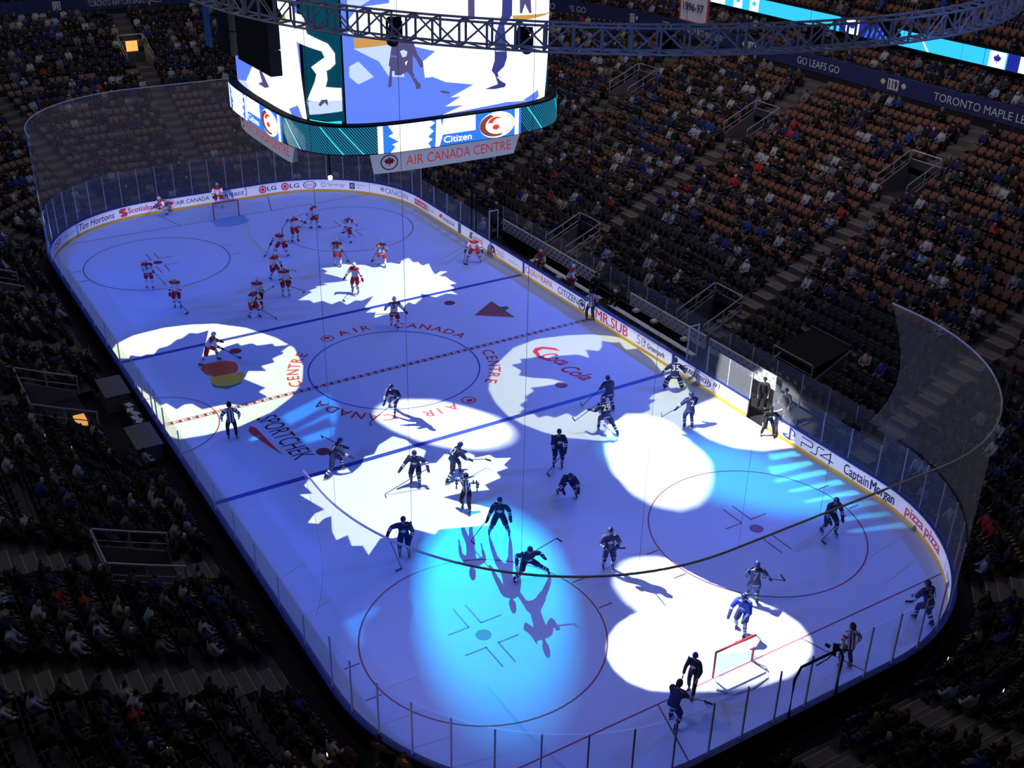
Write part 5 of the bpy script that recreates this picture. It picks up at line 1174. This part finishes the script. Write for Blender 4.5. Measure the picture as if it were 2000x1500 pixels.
# remote camera on the near glass and photographers by the glass
t = thing('robotic_camera', 'black robotic camera on a bracket above the near glass', 'camera', (-30.7, -.75, 3.05))
MB().tube([(.06, .22, .42), (.2, .3, .47)], [.06, .05], 8).box((0, 0, .36), (.2, .17, .17), .8).build('camera_body', BLACKP, t); MB().box((0, 0, .17), (.06, .06, .34)).build('mount', BLACKP, t); MB().tube([(0, -.7, -.05), (.1, -.2, .06), (0, .3, .0), (0, .8, -.05)], .022, 6).build('arm', BLACKP, t)
t = thing('glass_opening_frame', 'thick dark frame around the camera opening in the near glass', 'frame', (-30.55, -.25, 0))
MB().tube([(0, 1.0, 1.0), (0, 1.02, 2.6), (0, .8, 3.05), (0, -.9, 3.05), (0, -1.15, 2.6), (0, -1.15, 1.0)], .045, 8).build('frame_tube', BLACKP, t)
for px, py, r, lb in ((742, 1492, -30, 'photographer in grey-brown jacket crouching at the near left corner glass'), (806, 1512, 160, 'person lit warm orange behind the near left corner glass')):
    p = at_z(px, py, .5); s = min(_SS, key=lambda s: (lambda q: (q[0]-p.x)**2+(q[1]-p.y)**2)(on_line(s))); x, y, _, _ = on_line(s, .75)
    figure('photographer', lb, 'S', (x, y), rel(r), 'glide' if 'crouch' in lb else 'stand', z0=.0)
ld = bpy.data.lights.new('work_lamp', 'POINT'); ld.energy = 14; ld.color = (1, .55, .2); ld.shadow_soft_size = .1
p = at_z(800, 1490, 1.8); o = bpy.data.objects.new('work_lamp', ld); COL.objects.link(o); o.location = (p.x-.5, p.y+.6, 2.3)
# ------------------------------------------------------------------ crowd and seats
SEAT_R = mat('seat_rust', (.2, .095, .068), .7, spec=.15); SEAT_G = mat('seat_grey', (.04, .04, .05), .7, spec=.15); SEAT_B = mat('seat_brown', (.22, .14, .115), .7, spec=.15)
CL = [mat('cloth_'+n, c, .85) for n, c in (('black', (.012, .012, .014)), ('charcoal', (.04, .04, .045)), ('navy', (.015, .022, .09)), ('brown', (.06, .035, .025)), ('white', (.46, .46, .5)), ('royal_blue', (.02, .05, .26)), ('grey', (.17, .17, .19)), ('red', (.42, .03, .03)), ('pale_blue', (.3, .42, .6)), ('beige', (.36, .29, .22)))]
CN = ['black', 'charcoal', 'navy', 'brown', 'white', 'royal blue', 'grey', 'red', 'pale blue', 'beige']
CWT = [.33, .19, .17, .06, .085, .03, .08, .01, .025, .02]
HR = [HAIRD, mat('hair_brown', (.07, .04, .02), .8), mat('hair_fair', (.3, .2, .09), .8), CL[2], CL[4]]
HN = ['dark-haired', 'brown-haired', 'fair-haired', 'navy-capped', 'white-capped']; HW = [.45, .28, .12, .1, .05]
TR = [CL[0], CL[1], mat('denim', (.05, .07, .14), .85)]
def person_mesh(v, sub):
    """seated spectator facing +x, seat at z .45; returns mesh and face classes 0 skin 1 top 2 trousers 3 hair"""
    lean = [.06, -.04, .2, .1][v % 4]; hipz = .52
    hip = Vector((0, 0, hipz)); chest = Vector((lean, 0, hipz+.36)); neck = Vector((lean*1.3, 0, hipz+.54)); head = Vector((lean*1.4+.02, 0, hipz+.68)); top = head+Vector((0, 0, .1))
    n = 1 if not sub else 2
    ch = [chain(hip, (.15, .18), n, chest, (.14, .2), 1, neck, (.055, .06), 1, head, (.095, .085), 1, top, (.05, .05))]
    arms = [((.28, .2, .62), (.42, .12, .6)), ((.12, .3, .68), (.34, .16, .66)), ((.25, .24, .7), (.38, .06, .82)), ((.2, .3, .95), (.2, .3, 1.25))][v % 4]
    for s in (1, -1):
        if v % 4 == 3 and s < 0: arms_ = ((.28, .2, .62), (.42, .12, .6))
        else: arms_ = arms
        e, h = (Vector((q[0], q[1]*s, q[2])) for q in arms_)
        sh = chest+Vector((0, .19*s, .1)); ch.append([(chest, .14, .2)]+chain(sh, (.065, .065), n, e, (.05, .05), n, h, (.035, .04)))
        k = Vector((.46, .12*s, .52)); a = Vector((.46, .13*s, .08)); ch.append([(hip, .15, .18)]+chain(hip+Vector((.08, .1*s, 0)), (.09, .09), n, k, (.065, .065), n, a, (.05, .05), 1, a+Vector((.14, 0, -.03)), (.04, .035)))
    me = skin(ch, 1 if sub else 0)
    hand = [Vector((q[0], q[1]*s, q[2])) for q in (arms[1],) for s in (1, -1)]
    def cls(c):
        if (c-head).length < .17 and c.z > neck.z: return 3 if c.z > head.z+.02-(.08 if c.x < head.x+.02 else 0) else 0
        if min((c-h).length for h in hand) < .075: return 0
        if c.z < hipz+.07 and c.x > .1 and c.z < .62: return 2
        if c.z < .45: return 2
        return 1
    return me, [cls(p.center) for p in me.polygons]
PB = [person_mesh(v, True) for v in range(4)]; PL = [person_mesh(v, False) for v in range(4)]
def arrays(me):
    n = len(me.vertices); co = np.empty(n*3); me.vertices.foreach_get('co', co); return co.reshape(-1, 3), [tuple(p.vertices) for p in me.polygons]
def seat_meshes(open_):
    a = MB()                                                   # backrest, curved
    for k in range(4):
        y0, y1 = -.23+.115*k, -.115+.115*k; f = lambda y: -.20+.35*y*y
        a.add([(f(y)-(.05 if z < .5 else .11), y, z) for z in (.42, .86) for y in (y0, y1)]+[(f(y)-(.09 if z < .5 else .15), y, z) for z in (.42, .86) for y in (y0, y1)], [(0, 1, 3, 2), (4, 6, 7, 5), (2, 3, 7, 6), (0, 4, 5, 1)]+([(0, 2, 6, 4)] if k == 0 else [])+([(1, 5, 7, 3)] if k == 3 else []))
    b = MB(); 
    if open_: b.box((0, 0, .43), (.4, .44, .05))
    else: b.box((-.12, 0, .58), (.06, .44, .36), M=Matrix.Rotation(-.12, 3, 'Y'))
    c = MB(); c.box((-.1, .255, .3), (.3, .04, .55)); c.box((.0, .255, .6), (.34, .05, .04))
    return a, b, c
SA, SB_, SC_ = seat_meshes(False)
def mesh_of(mb, name, mt):
    me = bpy.data.meshes.new(name); me.from_pydata(mb.v, [], mb.f); me.materials.append(mt); me.update(); return me
occ_seats, people, empties = [], [], []
rng = random.Random(11)
sec_of = lambda s: min(range(len(AISLES)), key=lambda i: abs(ds(s, AISLES[i][0])))
def zone(x, y):
    if y < -12.5 and abs(x) < 22.5: return 'right'
    if y > 12.5 and abs(x) < 22.5: return 'left'
    if x > 0: return 'far' if abs(y) < 14 or x > 34 else ('far-right' if y < 0 else 'far-left')
    return 'near' if abs(y) < 14 else ('near-right' if y < 0 else 'near-left')
def occupancy(x, y, off, z):
    if z == 'right':
        if off < 8.2: return .04 if -24 < x < -7 else (.12 if 3 < x < 6.5 and off > 5 else .55)
        if x < -9: return .34 if off < 12 else .55
        return .72 if x > 8 else .45
    if z.startswith('far'): return .30 if 3 < off < 11 else .72
    if z == 'left': return .72
    if z == 'near': return .7
    if z == 'near-right': return .35 if off < 8 else .5
    return .65
def inframe(p, mg=120):
    a, b, d = proj(p); return d > 3 and -mg < a < 2000+mg and -mg < b < 1500+mg
def add_row(off, z, i, tier):
    s = 0.
    runidx = 0
    while s < PERIM:
        k = scl(s, off); step = .56/k; sc_ = s+step/2
        x, y, nx, ny = on_line(sc_, off+.42)
        if inframe((x, y, z+.5)):
            ai = sec_of(sc_); da = ds(sc_, AISLES[ai][0])*k
            zn = zone(x, y)
            # nothing visible under the scoreboard is still built; skip stairs, openings and the bench side
            if tier or (abs(da) > AW+.32 and not opening(sc_, R0F+T_*i+.01, .35) and i >= first_row(sc_)):
                n = int((abs(da)-AW-.32)/.56)+1
                rec = dict(p=(x, y, z), a=math.atan2(-ny, -nx), i=i, zn=zn, off=off, ai=ai, side=da > 0, n=n, d=proj((x, y, z+.6))[2], tier=tier, vis=inframe((x, y, z+.6), 0))
                q = occupancy(x, y, off, zn) if not tier else .55
                hb = hash((i//2*7919+tier*31, int(sc_/3.4)*104729)) % 1000/1000.
                q = min(.97, max(.03, q+(hb-.5)*.85))
                if rng.random() < q: rec['c'] = rng.choices(range(10), CWT)[0]; people.append(rec)
                else: empties.append(rec)
        s += step
for i in range(NROW): add_row(R0F+T_*i, rows_z(R0F+T_*i), i, 0)
for k in range(3): add_row(OF+.25+.9*k, 10.75+.42*k, k, 1)
for k in range(9): add_row(OL+.3+.85*k, 13.4+.6*k, k, 2)
def occluded(r):   # behind the scoreboard
    a, b, _ = proj(r['p']); return 600 < a < 1060 and b < 230 or 460 < a < 600 and b < 110
people.sort(key=lambda r: r['d'] if r['vis'] and not occluded(r) else 999); empties.sort(key=lambda r: r['d'] if r['vis'] and not occluded(r) else 999)
AL_DESC = {}
names_k = {'r': ['the farthest right-stand stairs', 'the second right-stand stairs', 'the third right-stand stairs', 'the nearest right-stand stairs'], 'l': ['the bottom-left stairs', 'the lower-left opening stairs', 'the centre-ice opening stairs', 'the left stairs beyond', 'the far-left stairs'], 'n': ['the right near-end stairs', 'the middle near-end stairs', 'the left near-end stairs'], 'f': ['the far-left corner stairs', 'the left far-end stairs', 'the middle far-end stairs', 'the right far-end stairs', 'the far-right corner stairs'], 'c': ['the near-right corner stairs', 'the near-left corner stairs']}
cc = {}
for k, (s, kd) in enumerate(AISLES): AL_DESC[k] = names_k[kd][cc.get(kd, 0)]; cc[kd] = cc.get(kd, 0)+1
def where(r):
    sd = 'clockwise' if r['side'] else 'anticlockwise'
    zn = r['zn']
    # s grows towards us on the right, leftwards at the near end, away from us on the left, rightwards at the far end
    w_ = {'right': ('below', 'above'), 'left': ('above', 'below'), 'near': ('left of', 'right of'), 'near-right': ('left of', 'right of'), 'near-left': ('above', 'below'), 'far': ('right of', 'left of'), 'far-left': ('right of', 'left of'), 'far-right': ('right of', 'left of')}[zn][0 if r['side'] else 1]
    return '%s row, %s seat %s %s' % (ordn[r['i']], ordn[min(r['n']-1, 39)], w_, AL_DESC[r['ai']])
# garments as shells lifted off the body
def shell(me, cls, k, mt, lift, name):
    bm = bmesh.new(); bm.from_mesh(me); bm.faces.ensure_lookup_table()
    bmesh.ops.delete(bm, geom=[f for f in bm.faces if cls[f.index] != k], context='FACES')
    left = set(bm.faces); isl = []
    while left:
        f0 = left.pop(); stack = [f0]; g = [f0]
        while stack:
            for e in stack.pop().edges:
                for q in e.link_faces:
                    if q in left: left.discard(q); stack.append(q); g.append(q)
        isl.append(g)
    big = max(isl, key=len)
    bmesh.ops.delete(bm, geom=[f for g in isl if g is not big and (k == 3 or len(g) < .6*len(big)) for f in g], context='FACES')
    bmesh.ops.delete(bm, geom=[v for v in bm.verts if not v.link_faces], context='VERTS')
    bm.normal_update()
    for v in bm.verts: v.co += v.normal*lift
    out = bpy.data.meshes.new(name); bm.to_mesh(out); bm.free(); out.materials.append(mt); out.polygons.foreach_set('use_smooth', [True]*len(out.polygons)); return out
body_me = []
SPS = mat('spectator_skin', (.27, .17, .13), .7)
for me, cl in PB: me.materials.append(SPS); body_me.append(me)
JK = {(v, c): shell(PB[v][0], PB[v][1], 1, CL[c], .014, 'jacket') for v in range(4) for c in range(10)}
TRM = {(v, c): shell(PB[v][0], PB[v][1], 2, TR[c], .01, 'trousers') for v in range(4) for c in range(3)}
HRM = {(v, c): shell(PB[v][0], PB[v][1], 3, HR[c], .014, 'hair') for v in range(4) for c in range(5)}
used_lab = set()
for r in people[:300]:
    v = rng.choices(range(4), (.38, .3, .24, .08))[0]; c = r['c']; h = rng.choices(range(5), HW)[0]; tt = rng.randrange(3)
    arm = ' with one arm raised' if v == 3 else ''
    lab = '%s person in %s%s, %s' % (HN[h], CN[c], arm, where(r))
    if len(lab.split()) > 16: lab = '%s person in %s, %s' % (HN[h], CN[c], where(r))
    t = thing('seated_person', lab, 'person', r['p'], r['a']+rng.uniform(-.25, .25), 'seated spectators')
    for nm, me in (('body', body_me[v]), ('jacket', JK[v, c]), ('trousers', TRM[v, tt]), ('hair', HRM[v, h])): link(nm, me, t)
def mass(name, recs, protos, lab, cat, choose):
    """everything past the 300 nearest: one mesh"""
    V, F, M_, mats = [], [], [], []
    off = 0; Vs, loops, starts, tot, mi = [], [], [], [], []
    for r in recs:
        co, faces, ms = choose(r); ca, sa = math.cos(r['a']), math.sin(r['a'])
        x = co[:, 0]*ca-co[:, 1]*sa+r['p'][0]; y = co[:, 0]*sa+co[:, 1]*ca+r['p'][1]; z = co[:, 2]+r['p'][2]
        Vs.append(np.stack([x, y, z], 1)); fl, ft = faces
        loops.append(fl+off); tot.append(ft); mi.append(ms); off += len(co)
    Vs = np.concatenate(Vs); loops = np.concatenate(loops); tot = np.concatenate(tot); mi = np.concatenate(mi)
    me = bpy.data.meshes.new(name); me.vertices.add(len(Vs)); me.vertices.foreach_set('co', Vs.ravel()); me.loops.add(len(loops)); me.loops.foreach_set('vertex_index', loops.astype(np.int32))
    me.polygons.add(len(tot)); st_ = np.r_[0, np.cumsum(tot)[:-1]]; me.polygons.foreach_set('loop_start', st_.astype(np.int32)); me.polygons.foreach_set('loop_total', tot.astype(np.int32))
    for m in protos: me.materials.append(m)
    me.polygons.foreach_set('material_index', mi.astype(np.int32)); me.update(calc_edges=True); me.validate()
    o = link(name, me); return tag(o, lab, cat, None, 'stuff')
def pack(co, faces): return np.array(co, float), (np.array([i for f in faces for i in f]), np.array([len(f) for f in faces]))
LP = []
for me, cl in PL:
    co, fs = arrays(me); c_, f_ = pack(co, fs); LP.append((c_, f_, np.array(cl)))
ALLM = [SPS]+CL+TR+HR
def choose_p(r):
    v = rng.choices(range(4), (.4, .3, .25, .05))[0]; c_, f_, cl = LP[v]
    mp = np.array([0, 1+r['c'], 11+rng.randrange(3), 14+rng.choices(range(5), HW)[0]]); return c_, f_, mp[cl]
mass('spectator_crowd', people[300:], ALLM, 'dim crowd of seated spectators filling the farther stands', 'crowd', choose_p)
# seats
def seat_mat(r):
    if r['zn'] in ('right', 'far-right') and r['off'] > 8.3: return 0
    if r['zn'].startswith('far') and 3 < r['off'] < 15: return 2  # higher far seats fall to dark grey, the stand's dimness put into colour
    if r['zn'] == 'near-right' and r['off'] > 8.3: return 0
    return 1
SM = [SEAT_R, SEAT_G, SEAT_B]
ARM = mat('seat_arm', (.05, .05, .055), .6)
bm_ = {k: mesh_of(SA, 'backrest', SM[k]) for k in range(3)}; pm_ = {k: mesh_of(SB_, 'seat_pan', SM[k]) for k in range(3)}; am_ = mesh_of(SC_, 'armrest', ARM)
cname = ['rust-brown', 'dark grey', 'faded brown']
for r in empties[:300]:
    k = seat_mat(r); t = thing('arena_seat', 'empty %s folding seat, %s' % (cname[k], where(r)), 'seat', r['p'], r['a'], 'empty arena seats')
    link('backrest', bm_[k], t); link('seat_pan', pm_[k], t); link('armrest', am_, t)
nA, nB = len(SA.v), len(SB_.v)
allv = SA.v+SB_.v+SC_.v; allf = SA.f+[tuple(i+nA for i in f) for f in SB_.f]+[tuple(i+nA+nB for i in f) for f in SC_.f]
sc_, sf_ = pack(allv, allf); scl_ = np.array([0]*(len(SA.f)+len(SB_.f))+[1]*len(SC_.f))
O1, O2, O3 = seat_meshes(True); oc_, of_ = pack(O1.v+O3.v, O1.f+[tuple(i+len(O1.v) for i in f) for f in O3.f]); ocl = np.array([0]*len(O1.f)+[1]*len(O3.f))
pe = set(id(r) for r in people)
def choose_s(r):
    mp = np.array([seat_mat(r), 3])
    return (oc_, of_, mp[ocl]) if id(r) in pe else (sc_, sf_, mp[scl_])
mass('arena_seating', empties[300:]+people, SM+[ARM], 'rows of folding seats across the stands, occupied and farther empty ones', 'seats', choose_s)
# glowing phones held up in the crowd
PHG = glow('phone_screen', (.8, .9, 1), 1.6); pr = random.Random(3)
for k, r in enumerate(pr.sample(people[:300], 9)):
    t = thing('mobile_phone', 'small glowing phone, '+where(r), 'phone', Vector(r['p'])+Vector((math.cos(r['a'])*.42, math.sin(r['a'])*.42, .72)), r['a'])
    MB().box((0, 0, 0), (.012, .08, .15)).build('phone_body', BLACKP, t); MB().add([(-.008, -.036, -.068), (-.008, .036, -.068), (-.008, .036, .068), (-.008, -.036, .068)], [(0, 1, 2, 3)]).build('phone_screen', PHG, t)
bpy.data.scenes.remove(TMP)
print('people', len(people), 'empties', len(empties), 'projectors', N_PROJ[0])
